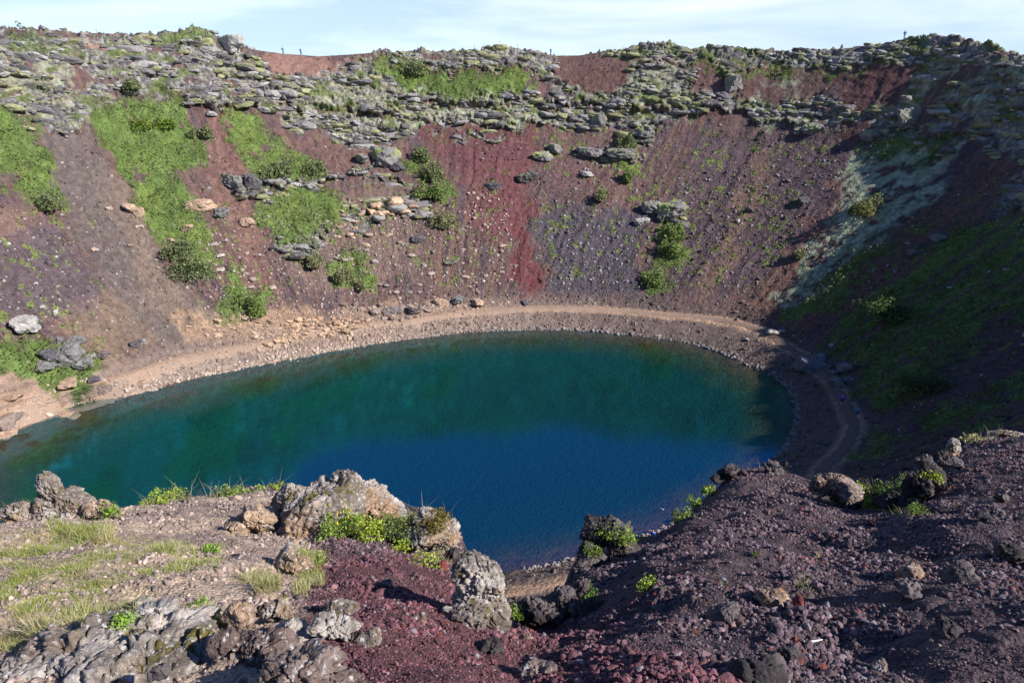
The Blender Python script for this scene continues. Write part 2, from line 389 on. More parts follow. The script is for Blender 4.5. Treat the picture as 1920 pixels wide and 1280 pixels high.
# ledges with a drop below them
def polyline(pts): 
    p = np.array(pts, float); return np.interp(Uw, p[:, 0], p[:, 1], left=-999, right=-999)
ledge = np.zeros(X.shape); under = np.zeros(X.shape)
for pts, hgt, fall in [
  ([(535,192),(640,203),(760,192),(900,193),(1020,193),(1130,196),(1200,205),(1270,203)], 1.7, 26),
  ([(820,232),(900,232),(980,240),(1040,240)], 1.5, 18),
  ([(420,360),(520,356),(600,352),(660,335),(740,298)], 2.0, 16),
  ([(1265,206),(1330,212),(1420,208),(1480,240),(1540,248)], 1.6, 24),
  ([(840,266),(900,262),(962,270)], 1.0, 10), ([(1072,294),(1132,302)], 1.3, 12), ([(1145,300),(1205,302)], 1.3, 14), ([(1195,258),(1250,262)], 1.2, 14),
  ([(60,250),(110,248),(170,232)], 1.2, 20), ([(320,195),(400,203),(480,198),(540,190)], 2.2, 22), ([(700,352),(770,340)], .9, 9),
  ([(690,402),(785,400)], 1.6, 12), ([(500,472),(600,474)], 1.8, 14), ([(720,130),(830,132),(1030,130)], 1.2, 14), ([(1180,112),(1300,122),(1480,128),(1620,122),(1700,110)], 1.0, 10)]:
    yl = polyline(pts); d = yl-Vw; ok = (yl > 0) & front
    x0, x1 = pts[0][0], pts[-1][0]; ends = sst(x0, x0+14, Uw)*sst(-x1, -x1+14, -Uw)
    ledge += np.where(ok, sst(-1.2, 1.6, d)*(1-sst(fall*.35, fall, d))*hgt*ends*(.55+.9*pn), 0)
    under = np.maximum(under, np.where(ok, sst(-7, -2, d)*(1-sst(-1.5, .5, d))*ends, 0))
    rockm = np.maximum(rockm, np.where(ok, sst(-1.5, .5, d)*(1-sst(fall*.3, fall*.7, d))*ends*.95, 0))
rimd = sst(2.9, 2.985, SS)
damp = 1-.55*rimd
chute = fb2(PH*.9+2*w1, RG/60, 3, 91)-.5
chute2 = fb2(PH*3.2, RG/40, 2, 92)-.5
talus = sst(2.06, 2.2, SS)*(1-rimd)
ND = rockm*(lump-.55+1.5*stepd*(.15+1.35*sst(.38, .62, fb2(AR/6, SL/6, 3, 82))))*damp + ledge*.75*damp + np.where(SS > 2.02, (fb2(AR/1.1, SL/1.1, 4, 93)-.5)*.5, 0)      # pushed out along the slope's own normal
Z = Z0 + talus*(1-rockm)*(chute*.6+chute2*.05)
beach = (SS > .93) & (SS <= 2.02)
Z += np.where(beach, (fb2(X/2.3, Y/2.3, 3, 94)-.5)*.45+(lump3-.2)*.12, 0)*sst(.93, .97, SS)*(1-sst(1.85, 2, SS))
ND += g_green*talus*(.4+.9*lump2)*.5
Z = np.where(SS < .93, Z0+(fb2(X/4, Y/4, 2, 95)-.5)*.3*sst(.78, .86, SS), Z)
# silhouette knobs on the rim
Z += sst(2.93, 2.99, SS)*(1-sst(3.02, 3.05, SS))*(lump1*.9+lump2*.8+lump3*.4-.45)*1.3*sst(.2, .6, rockm+.3*pn)
ca, sa = np.cos(np.radians(PH)), np.sin(np.radians(PH))
X1, Y1, Z1 = X-ca*ND*.92, Y-sa*ND*.92, Z+ND*.25

# ---- albedo of every spot of ground
def C(*a): return np.array(a, float)
def blend(col, c, m): return col*(1-m[..., None])+C(*c)*m[..., None]
n1 = fb2(X/8, Y/8, 4, 101); n2 = fb2(X/1.6, Y/1.6, 4, 102); n3 = vn2(X/.45, Y/.45, 103); nst = fb2(PH*1.4, RG/30, 4, 104); nst2 = fb2(PH*4.5, RG/18, 3, 105)
col = np.empty(X.shape+(3,)); col[:] = C(.125, .078, .074)
col = blend(col, (.092, .066, .075), sst(.45, .62, nst))            # purple grey cinders
col = blend(col, (.175, .105, .078), sst(.55, .68, nst2)*.8)        # brown runs
COLZ = [
 ([(70,250),(170,240),(262,420),(330,520),(410,610),(330,670),(250,640),(200,520),(110,380)], (.135,.108,.098), 18, .9),
 ([(180,330),(240,330),(300,500),(370,600),(300,600),(220,450)], (.23,.165,.125), 22, .5),
 ([(-60,430),(110,420),(200,560),(260,650),(200,640),(150,600),(-60,600)], (.105,.080,.088), 14, .85),
 ([(-60,320),(60,390),(100,430),(60,440),(-60,430)], (.19,.118,.098), 18, .8),
 ([(495,95),(600,105),(660,128),(640,160),(560,142),(520,130)], (.235,.135,.11), 6, .95),
 ([(110,62),(300,66),(290,80),(150,82)], (.30,.185,.15), 6, .9),
 ([(385,200),(430,205),(450,330),(480,420),(520,560),(560,600),(480,560),(420,440),(380,330)], (.18,.10,.085), 10, .8),
 ([(500,235),(640,270),(760,262),(780,330),(640,310),(560,285)], (.15,.085,.075), 12, .8),
 ([(800,240),(1000,236),(990,330),(992,420),(1015,565),(965,565),(960,430),(905,340),(830,300),(790,262)], (.130,.054,.058), 14, .85),
 ([(850,320),(1000,310),(985,440),(900,460)], (.148,.058,.062), 20, .7),
 ([(960,420),(985,420),(1012,565),(985,565)], (.145,.046,.048), 5, .7),
 ([(1036,106),(1180,112),(1165,165),(1120,175),(1050,160)], (.135,.078,.068), 6, .9),
 ([(1040,190),(1180,230),(1200,390),(1120,400),(1020,300)], (.155,.090,.085), 20, .8),
 ([(1000,410),(1110,380),(1200,400),(1200,570),(1030,560)], (.085,.072,.088), 14, .9),
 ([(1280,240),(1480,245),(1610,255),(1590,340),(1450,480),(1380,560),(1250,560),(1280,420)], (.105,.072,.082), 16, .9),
 ([(1330,580),(1300,560),(1380,400),(1400,290),(1440,290),(1420,420)], (.19,.118,.095), 12, .75),
 ([(1400,590),(1450,470),(1570,340),(1590,350),(1500,490),(1430,600)], (.185,.105,.085), 10, .8),
 ([(1290,125),(1490,155),(1480,190),(1300,175)], (.135,.078,.070), 8, .85),
 ([(1580,140),(1745,105),(1640,210),(1600,300),(1560,260)], (.115,.058,.055), 8, .85),
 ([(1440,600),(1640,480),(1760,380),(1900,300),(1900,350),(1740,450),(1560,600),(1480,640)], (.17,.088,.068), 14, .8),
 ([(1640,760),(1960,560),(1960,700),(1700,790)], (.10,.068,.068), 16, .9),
 ([(-60,690),(180,700),(200,745),(0,830),(-60,830)], (.32,.215,.165), 12, .9),
 ([(330,600),(560,590),(780,570),(960,560),(960,600),(700,640),(520,660),(360,650)], (.34,.225,.15), 12, .85),
 ([(120,590),(230,560),(280,640),(220,690),(170,690)], (.20,.138,.10), 20, .8),
 ([(480,380),(760,350),(800,470),(700,560),(560,540)], (.20,.14,.115), 16, .5),
]
for pts, c, f, st in COLZ: col = blend(col, c, poly(pts, f)*st)
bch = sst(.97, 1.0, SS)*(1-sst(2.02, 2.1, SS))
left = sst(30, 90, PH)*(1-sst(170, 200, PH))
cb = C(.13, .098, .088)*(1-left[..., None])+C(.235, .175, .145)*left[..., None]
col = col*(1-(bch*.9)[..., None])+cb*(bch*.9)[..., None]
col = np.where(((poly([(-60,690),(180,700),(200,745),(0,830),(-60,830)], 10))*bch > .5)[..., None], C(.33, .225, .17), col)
col = blend(col, (.34, .225, .155), sst(1.70, 1.86, SS)*(1-sst(2.012, 2.03, SS))*sst(.3, .5, n2+.2))
wet = (1-sst(1.01, 1.06, SS))*sst(.9, .99, SS); col *= (1-.45*wet)[..., None]
col *= np.where(SS > 2.03, .88, 1)[..., None]
# rock
rc = C(.135, .122, .125)*(.55+.9*cidb[..., None]*.6+.5*(n2[..., None]-.3))
rc = lerp(rc, C(.28, .265, .255), (sst(.56, .68, n3*.5+n2*.5))[..., None]*.8)
mossy = sst(.45, .60, fb2(AR/1.8, SL/.8, 4, 111)+.16*g_moss-.0)*sst(.05, .4, lump2+.35*g_moss)
rc = lerp(rc, C(.245, .24, .16), mossy[..., None]*.75)
rc = lerp(rc, C(.10, .125, .04), (sst(.57, .66, fb2(AR/3.4, SL/2.2, 4, 112)))[..., None]*.85)
col = col*(1-rockm[..., None])+rc*rockm[..., None]
# pale moss carpets
mc = C(.24, .275, .18)*(.6+.8*n2[..., None]); mc = lerp(mc, C(.34, .36, .27), sst(.5, .75, n3)[..., None]*.6)
mm = g_moss*(1-rockm)*(1-g_gap)*sst(.40, .52, n2+.1)
col = col*(1-mm[..., None]*.9)+mc*mm[..., None]*.9
# green ground under the shrubs
gc = C(.092, .132, .038)*(.6+.8*n2[..., None]); gc = lerp(gc, C(.135, .18, .045), sst(.5, .7, n1)[..., None]*.6)
strk = sst(.36, .50, fb2(PH*1.1+w1*2, RG/18, 4, 122)); gm = g_green*sst(.50, .60, fb2(X/1.7, Y/1.7, 4, 121)*.5+fb2(X/4.5, Y/4.5, 3, 123)*.45+g_green*.24)*(1-.5*rockm)*np.where(U > 1480, .15+.85*strk, 1)
col = col*(1-gm[..., None])+gc*gm[..., None]
# scattered green tufts on the scree
tz = polys([[(-60,400),(140,400),(220,640),(150,690),(-60,640)],[(380,380),(960,330),(960,560),(560,580),(380,600)],[(1010,250),(1560,250),(1400,570),(1010,570)],[(600,180),(1300,180),(1300,260),(600,270)],[(1560,500),(1960,300),(1960,860),(1600,880)]], 25)
tf = fb2(X/.9, Y/.9, 3, 131); tuft = tz*sst(.635, .68, tf*.75+.25*fb2(X/6, Y/6, 3, 132)+.0)*talus
col = blend(col, (.155, .19, .055), tuft*(1-rockm)*.85)
col = blend(col, (.10, .045, .04), under*.8)  # dark red-brown strip below each ledge: overhang shade put into the ground colour
# lake bed by depth: brown stones in the shallows, then green, then the deep teal murk
dpt = np.clip(-Z, 0, 99)
bed = lerp(C(.11, .070, .036), C(.045, .060, .022), sst(.1, 1.3, dpt+(n2-.5)*.8)[..., None])
bed = lerp(bed, C(.001, .050, .040), sst(.7, 2.6, dpt+(n2-.5)*.6*sst(.8, .9, SS))[..., None])
bed = lerp(bed, C(.0006, .040, .044), sst(3, 7, dpt)[..., None])
col = np.where((Z < 0)[..., None], bed, col)
inl = sst(.8, .9, SS)[..., None]; col *= 1+((.78+.44*n3[..., None])*(.85+.3*n2[..., None])-1)*inl
Vt = np.stack([X1, Y1, Z1], -1).reshape(-1, 3)
# make row 0 one point
F = gridfaces(NS, NP, True)[:, ::-1]
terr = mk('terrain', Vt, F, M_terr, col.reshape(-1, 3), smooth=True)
tag(terr, kind='structure')
print('terrain', len(Vt), time.time()-T0)

phi_e = np.concatenate([phi, [180.]])
def gl(A, x, y):
    """bilinear look-up of a crater grid field at world x,y"""
    p, r = ph_r(x, y); s = s_of(p, r)
    fi = np.interp(p, phi_e, np.arange(NP+1)); i0 = np.floor(fi).astype(int) % NP; i1 = (i0+1) % NP; fx = fi-np.floor(fi)
    fj = np.interp(s, S, np.arange(NS)); j0 = np.clip(np.floor(fj).astype(int), 0, NS-2); fy = fj-j0
    return (A[j0, i0]*(1-fx)+A[j0, i1]*fx)*(1-fy)+(A[j0+1, i0]*(1-fx)+A[j0+1, i1]*fx)*fy
def hit(u, v, zfun, tmin, tmax, n=1500):
    u = np.atleast_1d(np.asarray(u, float)); v = np.atleast_1d(np.asarray(v, float))
    r = rays(u, v); t = np.geomspace(tmin, tmax, n)
    P = r[:, None, :]*t[None, :, None]
    z = P[..., 2]+EYE; g = zfun(P[..., 0].ravel(), P[..., 1].ravel()).reshape(z.shape)
    below = z < g; k = np.argmax(below, 1); k = np.where(below.any(1), k, n-1); k = np.maximum(k, 1)
    a = np.arange(len(u)); d0 = (z-g)[a, k-1]; d1 = (z-g)[a, k]; w = np.clip(d0/(d0-d1+1e-9), 0, 1)
    tt = t[k-1]+(t[k]-t[k-1])*w
    Q = r*tt[:, None]; Q[:, 2] += EYE
    return Q, tt
ZC = lambda x, y: gl(Z, x, y)
def surf(x, y): return np.stack([gl(X1, x, y), gl(Y1, x, y), gl(Z1, x, y)], -1)
def on_wall(u, v):
    q, t = hit(u, v, ZC, 38, 330)
    return surf(q[:, 0], q[:, 1]), t
#      # (points, depth along the axis)

# ---------------------------------------------------------------- path, a trodden strip round the lake
pp = np.arange(-48, 184, .5)
rp = RP(pp)-.15; wv_ = .75+.35*vn2(pp/3, pp*0, 5)+.35*sst(95, 150, pp)
off = np.array([-1.5, -1., -.55, 0, .55, 1., 1.5])
Pv = []
for k, o_ in enumerate(off):
    r_ = rp+o_*wv_; x = CX+r_*np.cos(np.radians(pp)); y = CY+r_*np.sin(np.radians(pp))
    z = ZC(x, y)+[-.25, .0, .05, .06, .05, .0, -.25][k]+(vn2(pp*1.7, pp*0+k, 9)-.5)*[0, .12, .05, .02, .05, .12, 0][k]
    Pv.append(np.stack([x, y, z], -1))
Pv = np.stack(Pv); pc = np.empty((Pv.shape[0]*Pv.shape[1], 3)); pc[:] = C(.29, .205, .155)
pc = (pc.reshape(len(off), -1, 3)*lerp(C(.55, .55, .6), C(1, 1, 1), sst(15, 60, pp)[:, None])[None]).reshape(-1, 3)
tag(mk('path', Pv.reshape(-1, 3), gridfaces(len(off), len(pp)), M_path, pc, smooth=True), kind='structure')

# ---------------------------------------------------------------- water
wp = np.arange(-180, 180, 1.0); ws = np.concatenate([np.linspace(0, .96, 14), [1.0]])
WX = [CX+(RS(wp)+2.2)*k_*np.cos(np.radians(wp)) for k_ in ws]; WY = [CY+(RS(wp)+2.2)*k_*np.sin(np.radians(wp)) for k_ in ws]
Wv = np.stack([np.array(WX), np.array(WY), np.zeros((len(ws), len(wp)))], -1).reshape(-1, 3)
mw = bpy.data.materials.new('lake_water'); mw.use_nodes = True; nt = mw.node_tree; nt.nodes.clear()
out = nd(nt, 'ShaderNodeOutputMaterial'); gs = nd(nt, 'ShaderNodeBsdfGlossy'); tr = nd(nt, 'ShaderNodeBsdfTransparent'); fr_ = nd(nt, 'ShaderNodeFresnel'); mx = nd(nt, 'ShaderNodeMixShader')
gs.inputs['Roughness'].default_value = .085; gs.inputs['Color'].default_value = (.02, .44, .78, 1); tr.inputs[0].default_value = (.93, .97, .97, 1); fr_.inputs[0].default_value = 1.36
geo = nd(nt, 'ShaderNodeNewGeometry'); prev = None
for s, dist, stx in ((.9, .006, (1, 2.2, 1)), (3, .0006, (1, 1.8, 1))):
    mp = nd(nt, 'ShaderNodeMapping'); mp.inputs['Scale'].default_value = stx; mp.inputs['Rotation'].default_value = (0, 0, .25)
    nt.links.new(geo.outputs['Position'], mp.inputs[0])
    n = nd(nt, 'ShaderNodeTexNoise'); n.inputs['Scale'].default_value = s; n.inputs['Detail'].default_value = 3
    nt.links.new(mp.outputs[0], n.inputs['Vector'])
    b = nd(nt, 'ShaderNodeBump'); b.inputs['Distance'].default_value = dist; nt.links.new(n.outputs['Fac'], b.inputs['Height'])
    if prev: nt.links.new(prev, b.inputs['Normal'])
    prev = b.outputs[0]
nt.links.new(prev, gs.inputs['Normal'])
fm = nd(nt, 'ShaderNodeMapRange'); fm.inputs['From Min'].default_value = .02; fm.inputs['From Max'].default_value = .25; fm.inputs['To Min'].default_value = .35; fm.inputs['To Max'].default_value = .26
nt.links.new(fr_.outputs[0], fm.inputs['Value']); nt.links.new(fm.outputs[0], mx.inputs[0]); nt.links.new(tr.outputs[0], mx.inputs[1]); nt.links.new(gs.outputs[0], mx.inputs[2]); nt.links.new(mx.outputs[0], out.inputs[0])
tag(mk('water', Wv, gridfaces(len(ws), len(wp), True)[:, ::-1], mw, smooth=True), kind='structure')

# ---------------------------------------------------------------- foreground ledge the photographer stands on
fe = [(-500,1000,10),(-200,985,9),(0,975,9),(160,958,9.5),(245,960,9.5),(275,948,10),(400,932,10.5),(540,918,11),(640,938,10.5),(740,964,9.5),(830,967,8.5),(862,1010,7.5),(885,1085,6),(945,1176,4.6),(960,1174,4.6),(1000,1162,4.8),(1060,1127,5.3),(1080,1062,6.5),(1130,1027,7.3),(1200,1014,7.8),(1250,1002,8.2),(1290,967,9),(1350,917,10),(1390,882,11),(1440,876,11.3),(1520,907,10.3),(1600,952,9.2),(1680,967,9),(1740,927,10),(1785,857,12),(1830,824,13.5),(1920,810,14.5),(2200,795,17)]
fr = rays([e[0] for e in fe], [e[1] for e in fe]); fk = np.array([e[2] for e in fe])/np.hypot(fr[:, 0], fr[:, 1])
faz = np.degrees(np.arctan2(fr[:, 0], fr[:, 1])); fz = fr[:, 2]*fk; fd = np.array([e[2] for e in fe], float)
faz = np.concatenate([[-180, -120, -85], faz, [75, 100, 140, 180]]); fz = np.concatenate([[-1.7, -2, -3.5], fz, [-4, -1.6, -1.5, -1.7]]); fd = np.concatenate([[40, 30, 18], fd, [28, 35, 40, 40]])
def fg_edge(az): return np.interp(az, faz, fd), np.interp(az, faz, fz)
_fa = np.arange(-180, 180.01, .25); _kk = np.hanning(97); _kk /= _kk.sum()
_fds = np.convolve(np.pad(np.interp(_fa, faz, fd), 48, mode='edge'), _kk, 'valid'); _fzs = np.convolve(np.pad(np.interp(_fa, faz, fz), 48, mode='edge'), _kk, 'valid')
_k2 = np.hanning(9); _k2 /= _k2.sum()
_fd2 = np.convolve(np.pad(np.interp(_fa, faz, fd), 4, mode='edge'), _k2, 'valid'); _fz2 = np.convolve(np.pad(np.interp(_fa, faz, fz), 4, mode='edge'), _k2, 'valid')
def fg_edge(az): return np.interp(az, _fa, _fd2), np.interp(az, _fa, _fz2)
def fg_soft(az): return np.interp(az, _fa, _fds), np.interp(az, _fa, _fzs)
def fg_base(az, d):
    de, ze = fg_edge(az)
    des, zes = fg_soft(az)
    t = np.clip((d-1.3)/(de-1.3), 0, 1); ts = (d-1.3)/(des-1.3)
    z = -1.68+lerp((zes+1.68)*np.clip(ts, 0, 1.6), (ze+1.68)*t, t**4)
    z = np.where(d < 1.3, -1.68, z)
    over = np.maximum(d-de, 0)
    fwd = sst(-75, -50, az)*(1-sst(55, 80, az))
    z = z-np.where(over < 1.2, .45*over**2*1.0+.3*over, 1.008+(over-1.2)*1.45)*fwd-over*.25*(1-fwd)
    return z
def fg_noise(x, y, d, over):
    k = np.minimum(1, d/3)
    n = (fb2(x/1.4, y/1.4, 4, 201)-.5)*.42+(fb2(x/.33, y/.33, 3, 202)-.5)*.11
    f1_, f2_, c_ = worley(x/.16, y/.16, 203)
    n = n+(sst(0, .45, f2_-f1_)*c_)*.022
    far = sst(.6, 2.0, d-fg_edge(np.degrees(np.arctan2(x, y)))[0]); n = n+far*((1-np.abs(fb2(x/.9, y/.9, 4, 205)-.5)*2)-.7)*1.3
    return n*k*(.55+.45*(1-over))
def ZF(x, y):
    az = np.degrees(np.arctan2(x, y)); d = np.hypot(x, y); de, ze = fg_edge(az)
    near = np.exp(-((d-de)/1.0)**2)
    return EYE+fg_base(az, d)+fg_noise(x, y, d, near)
az = np.concatenate([np.arange(-180, -80, 2.), np.arange(-80, -46, .5), np.arange(-46, 46, .085), np.arange(46, 80, .5), np.arange(80, 180, 2.)]); NA = len(az)
tt = np.concatenate([[.02, .35, .7], np.geomspace(1.0, 1, 1), 1.0+np.linspace(0, 1, 620)[1:]])
# radial rows: geometric from 1 m to the edge (t 1..2), then the drop (t 2..3)
tt = np.concatenate([tt, 2+np.linspace(0, 1, 90)[1:]])
AZ, TT = np.meshgrid(az, tt); DE, _z = fg_edge(AZ)
D = np.where(TT < 1, TT, np.where(TT <= 2, DE**np.clip(TT-1, 0, 1), DE+(np.clip(TT-2, 0, 1)**1.6)*17))
FX = D*np.sin(np.radians(AZ)); FY = D*np.cos(np.radians(AZ)); FZ = ZF(FX, FY)
fU, fV, fD = project(FX, FY, FZ)
fw1 = (fb2(FX/.8, FY/.8, 3, 211)-.5)*90; fw2 = (fb2(FX/.8+9, FY/.8, 3, 212)-.5)*70
def fzone(u, v, x, y, pts, f=25):
    a = (fb2(x/.8, y/.8, 4, 211)-.5)*190; b = (fb2(x/.8+9, y/.8, 4, 212)-.5)*130
    return poly(pts, f, u+a, v+b)
Z_RED = [(610,1010),(860,1060),(950,1170),(1250,1190),(1500,1300),(1500,1600),(500,1600),(640,1240),(600,1160)]
Z_LEFT = [(-400,900),(560,900),(620,960),(610,1050),(600,1180),(620,1250),(560,1500),(-400,1500)]
Z_SOFT = [(1150,1190),(1500,1190),(1700,1240),(1650,1280),(1200,1240)]
def fg_color(u, v, x, y):
    n = fb2(x/.5, y/.5, 4, 221); m = fb2(x/.12, y/.12, 3, 222)
    c = np.empty(x.shape+(3,)); c[:] = C(.072, .050, .056)
    c = blend(c, (.085, .058, .058), sst(.5, .65, n))
    c = blend(c, (.092, .040, .045), fzone(u, v, x, y, Z_RED, 45)*.9)
    lf = fzone(u, v, x, y, Z_LEFT, 40)
    c = c*(1-lf[..., None])+lerp(C(.25, .185, .155), C(.38, .285, .21), sst(.48, .62, n)[..., None])*lf[..., None]
    return c*(.7+.6*m[..., None])
fcol = fg_color(fU, fV, FX, FY)
cliff = sst(.25, .9, D-DE); fcol = fcol*(1-cliff[..., None])+(C(.12, .10, .09)*(.6+.8*fb2(FX/.4, FY/.4, 4, 223)[..., None]))*cliff[..., None]
ground = mk('ground', np.stack([FX, FY, FZ], -1).reshape(-1, 3), gridfaces(len(tt), NA, True)[:, ::-1], M_fg, fcol.reshape(-1, 3), smooth=True)
tag(ground, kind='structure')
print('foreground', FX.size, time.time()-T0)
FG_PHI = az; ROW_T = tt
def fg_grid(azq, tq):
    fi = np.interp(azq, FG_PHI, np.arange(NA)); i0 = np.clip(np.floor(fi).astype(int), 0, NA-2); fx = fi-i0
    fj = np.interp(tq, ROW_T, np.arange(len(ROW_T))); j0 = np.clip(np.floor(fj).astype(int), 0, len(ROW_T)-2); fy = fj-j0
    g = lambda A: (A[j0, i0]*(1-fx)+A[j0, i0+1]*fx)*(1-fy)+(A[j0+1, i0]*(1-fx)+A[j0+1, i0+1]*fx)*fy
    return np.stack([g(FX), g(FY), g(FZ)], -1)
def on_fg(u, v): return hit(u, v, ZF, 1.2, 26, 1200)
#@@PART2
# ---------------------------------------------------------------- loose stones and plants of the crater wall
def wall_samples(n, seed, s0=2.02, s1=2.99):
    r = np.random.default_rng(seed)
    u = r.uniform(-30, 1950, n*2); v = r.uniform(60, 900, n*2)          # even in the view, thinner where far
    j = r.integers(0, len(S), n*6); i = r.integers(0, NP, n*6)
    ok = (S[j] > s0) & (S[j] < s1) & (U[j, i] > -60) & (U[j, i] < 1980) & (Y[j, i] > 20)
    j, i = j[ok][:n], i[ok][:n]
    return r, j, i
def jit_pts(r, j, i):
    x = X[j, i]+r.uniform(-.3, .3, len(j)); y = Y[j, i]+r.uniform(-.3, .3, len(j))
    return surf(x, y)
# scree
r, j, i = wall_samples(75000, 11, 1.05, 2.98)
dark = sst(.5, .62, nst)[j, i]+poly([(1000,380),(1210,380),(1210,575),(1020,565)], 10)[j, i]*2+poly([(-60,430),(110,420),(200,560),(150,610),(-60,600)], 10)[j, i]*2+poly([(1280,240),(1610,255),(1500,450),(1260,560)], 10)[j, i]
trk = sst(.35, .62, fb2(PH*1.9+w1*1.5, RG/26, 4, 501))[j, i]
keep = r.random(len(j)) < (.12+1.1*trk)*np.clip(.18+.5*dark-.9*gm[j, i]-.3*rockm[j, i]+.15*bch[j, i], .03, 1)*(1-.97*((S[j] > 1.72) & (S[j] < 2.016)))
j, i = j[keep], i[keep]; P = jit_pts(r, j, i); n = len(j)
sz = np.exp(r.normal(math.log(.11), .5, n)); sz = np.clip(sz, .05, .55)
cc = col[j, i]*r.uniform(.6, 1.5, n)[:, None]; pale = r.random(n) < .10; cc[pale] = C(.34, .31, .29)*r.uniform(.6, 1.2, pale.sum())[:, None]
P[:, 2] += sz*.2
v_, f_, c_ = tile(PEB, P, sz[:, None]*r.uniform(.7, 1.3, (n, 3)), rand_rot(n, r), cc)
tag(mk('scree', v_, f_, M_scree, c_), kind='stuff', label='loose stones scattered over the crater slopes and beach')
# blocks of the broken lava bands
BLK = [rockshape(2, 260+k, 7, 18, .07, .7) for k in range(8)]
r = np.random.default_rng(14); jj, ii = np.nonzero((rockm > .45) & front & (SS > 2.0) & (SS < 3.01) & (U > -60) & (U < 1980))
wgt = np.gradient(phi)[ii]*(.04+sst(.42, .60, fb2(AR/4.5, SL/2.6, 4, 142)))[jj, ii]; pk = r.choice(len(jj), 4000, p=wgt/wgt.sum()); jj, ii = jj[pk], ii[pk]; n = len(jj)
P = surf(X[jj, ii]+r.uniform(-.2, .2, n), Y[jj, ii]+r.uniform(-.2, .2, n)); sz = np.clip(np.exp(r.normal(math.log(.34), .62, n)), .12, 1.25); P[:, 2] -= sz*.28
a = np.radians(PH[jj, ii]+90)+r.normal(0, .28, n); tl = r.normal(0, .12, n); Rz = np.zeros((n, 3, 3)); Rz[:, 0, 0] = np.cos(a); Rz[:, 0, 1] = -np.sin(a); Rz[:, 1, 0] = np.sin(a); Rz[:, 1, 1] = np.cos(a); Rz[:, 2, 2] = 1; Rz[:, 2, 0] = tl; Rz[:, 0, 2] = -tl*np.cos(a)
cc = C(.155, .143, .145)*r.uniform(.5, 1.5, n)[:, None]; lm = r.random(n); cc[lm < .22] = C(.27, .255, .245)*r.uniform(.8, 1.2, (lm < .22).sum())[:, None]; mg = lm > .70; cc[mg] = C(.24, .235, .125)*r.uniform(.7, 1.2, mg.sum())[:, None]
v_, f_, c_ = tile(BLK, P, sz[:, None]*np.stack([r.uniform(1.0, 2.3, n), r.uniform(.8, 1.3, n), r.uniform(.5, .9, n)], -1), Rz, cc)
tag(mk('lava_blocks', v_, f_, M_bould, c_), kind='stuff', label='broken grey lava blocks of the rocky bands below the rim')
# shoreline stones
r = np.random.default_rng(12); n = 3600
p = r.uniform(-66, 184, n); rad = RS(p)+np.abs(r.normal(0, .55, n))-.2
x = CX+rad*np.cos(np.radians(p)); y = CY+rad*np.sin(np.radians(p)); P = surf(x, y); sz = np.clip(np.exp(r.normal(math.log(.115), .5, n)), .05, .5)
cc = lerp(C(.22, .19, .185), C(.40, .31, .25), sst(60, 110, p+r.normal(0, 15, n))[:, None])*r.uniform(.6, 1.3, n)[:, None]
v_, f_, c_ = tile(STN, P, sz[:, None]*r.uniform(.7, 1.3, (n, 3)), rand_rot(n, r), cc)
tag(mk('shore_stones', v_, f_, M_scree, c_), kind='stuff', label='small pale stones lining the waterline')
# shrubby thicket and grass of the green slopes
leafb = [(np.array([(-.5, 0, 0), (0, -.28, .05), (.5, 0, 0), (0, .28, -.05)], float), np.array([[0, 1, 2, 3]]))]
r = np.random.default_rng(13)
jj, ii = np.nonzero(((gm > .25) | (tuft > .35)) & front & (SS > 2.0) & (U > -60) & (U < 1980))
wgt = (RG*np.gradient(phi)[None]*.017*np.gradient(RG, axis=0))[jj, ii]; wgt = np.clip(wgt, 0, None); wgt /= wgt.sum()
pk = r.choice(len(jj), 150000, p=wgt); jj, ii = jj[pk], ii[pk]; n = len(jj)
x = X[jj, ii]+r.uniform(-.2, .2, n); y = Y[jj, ii]+r.uniform(-.2, .2, n)
g1, g2, gid = worley(x/2.9+fb2(x/2, y/2, 2, 9), y/2.4, 303); dome = sst(0, .9, 1-g1)*(gid > .35)*1.5*sst(.3, .9, gm[jj, ii])*1.7+.35*sst(.3, .8, tuft[jj, ii])
P = surf(x, y); up = dome*np.sqrt(r.random(n)); P[:, 2] += .05+up
tc_ = np.where((gid > .35)[:, None], lerp(C(.095, .145, .045), C(.17, .21, .075), gid[:, None]), C(.19, .255, .066))*r.uniform(.5, 1.6, n)[:, None]*(.25+1.5*fb2(x/4, y/4, 4, 305))[:, None]
yel = r.random(n) < .04; tc_[yel] = C(.28, .30, .10)
v_, f_, c_ = tile(leafb, P, r.uniform(.22, .5, n), rand_rot(n, r), tc_)
tag(mk('thicket', v_, f_, M_leaf, c_), kind='stuff', label='low willow scrub and grass covering the green slopes')

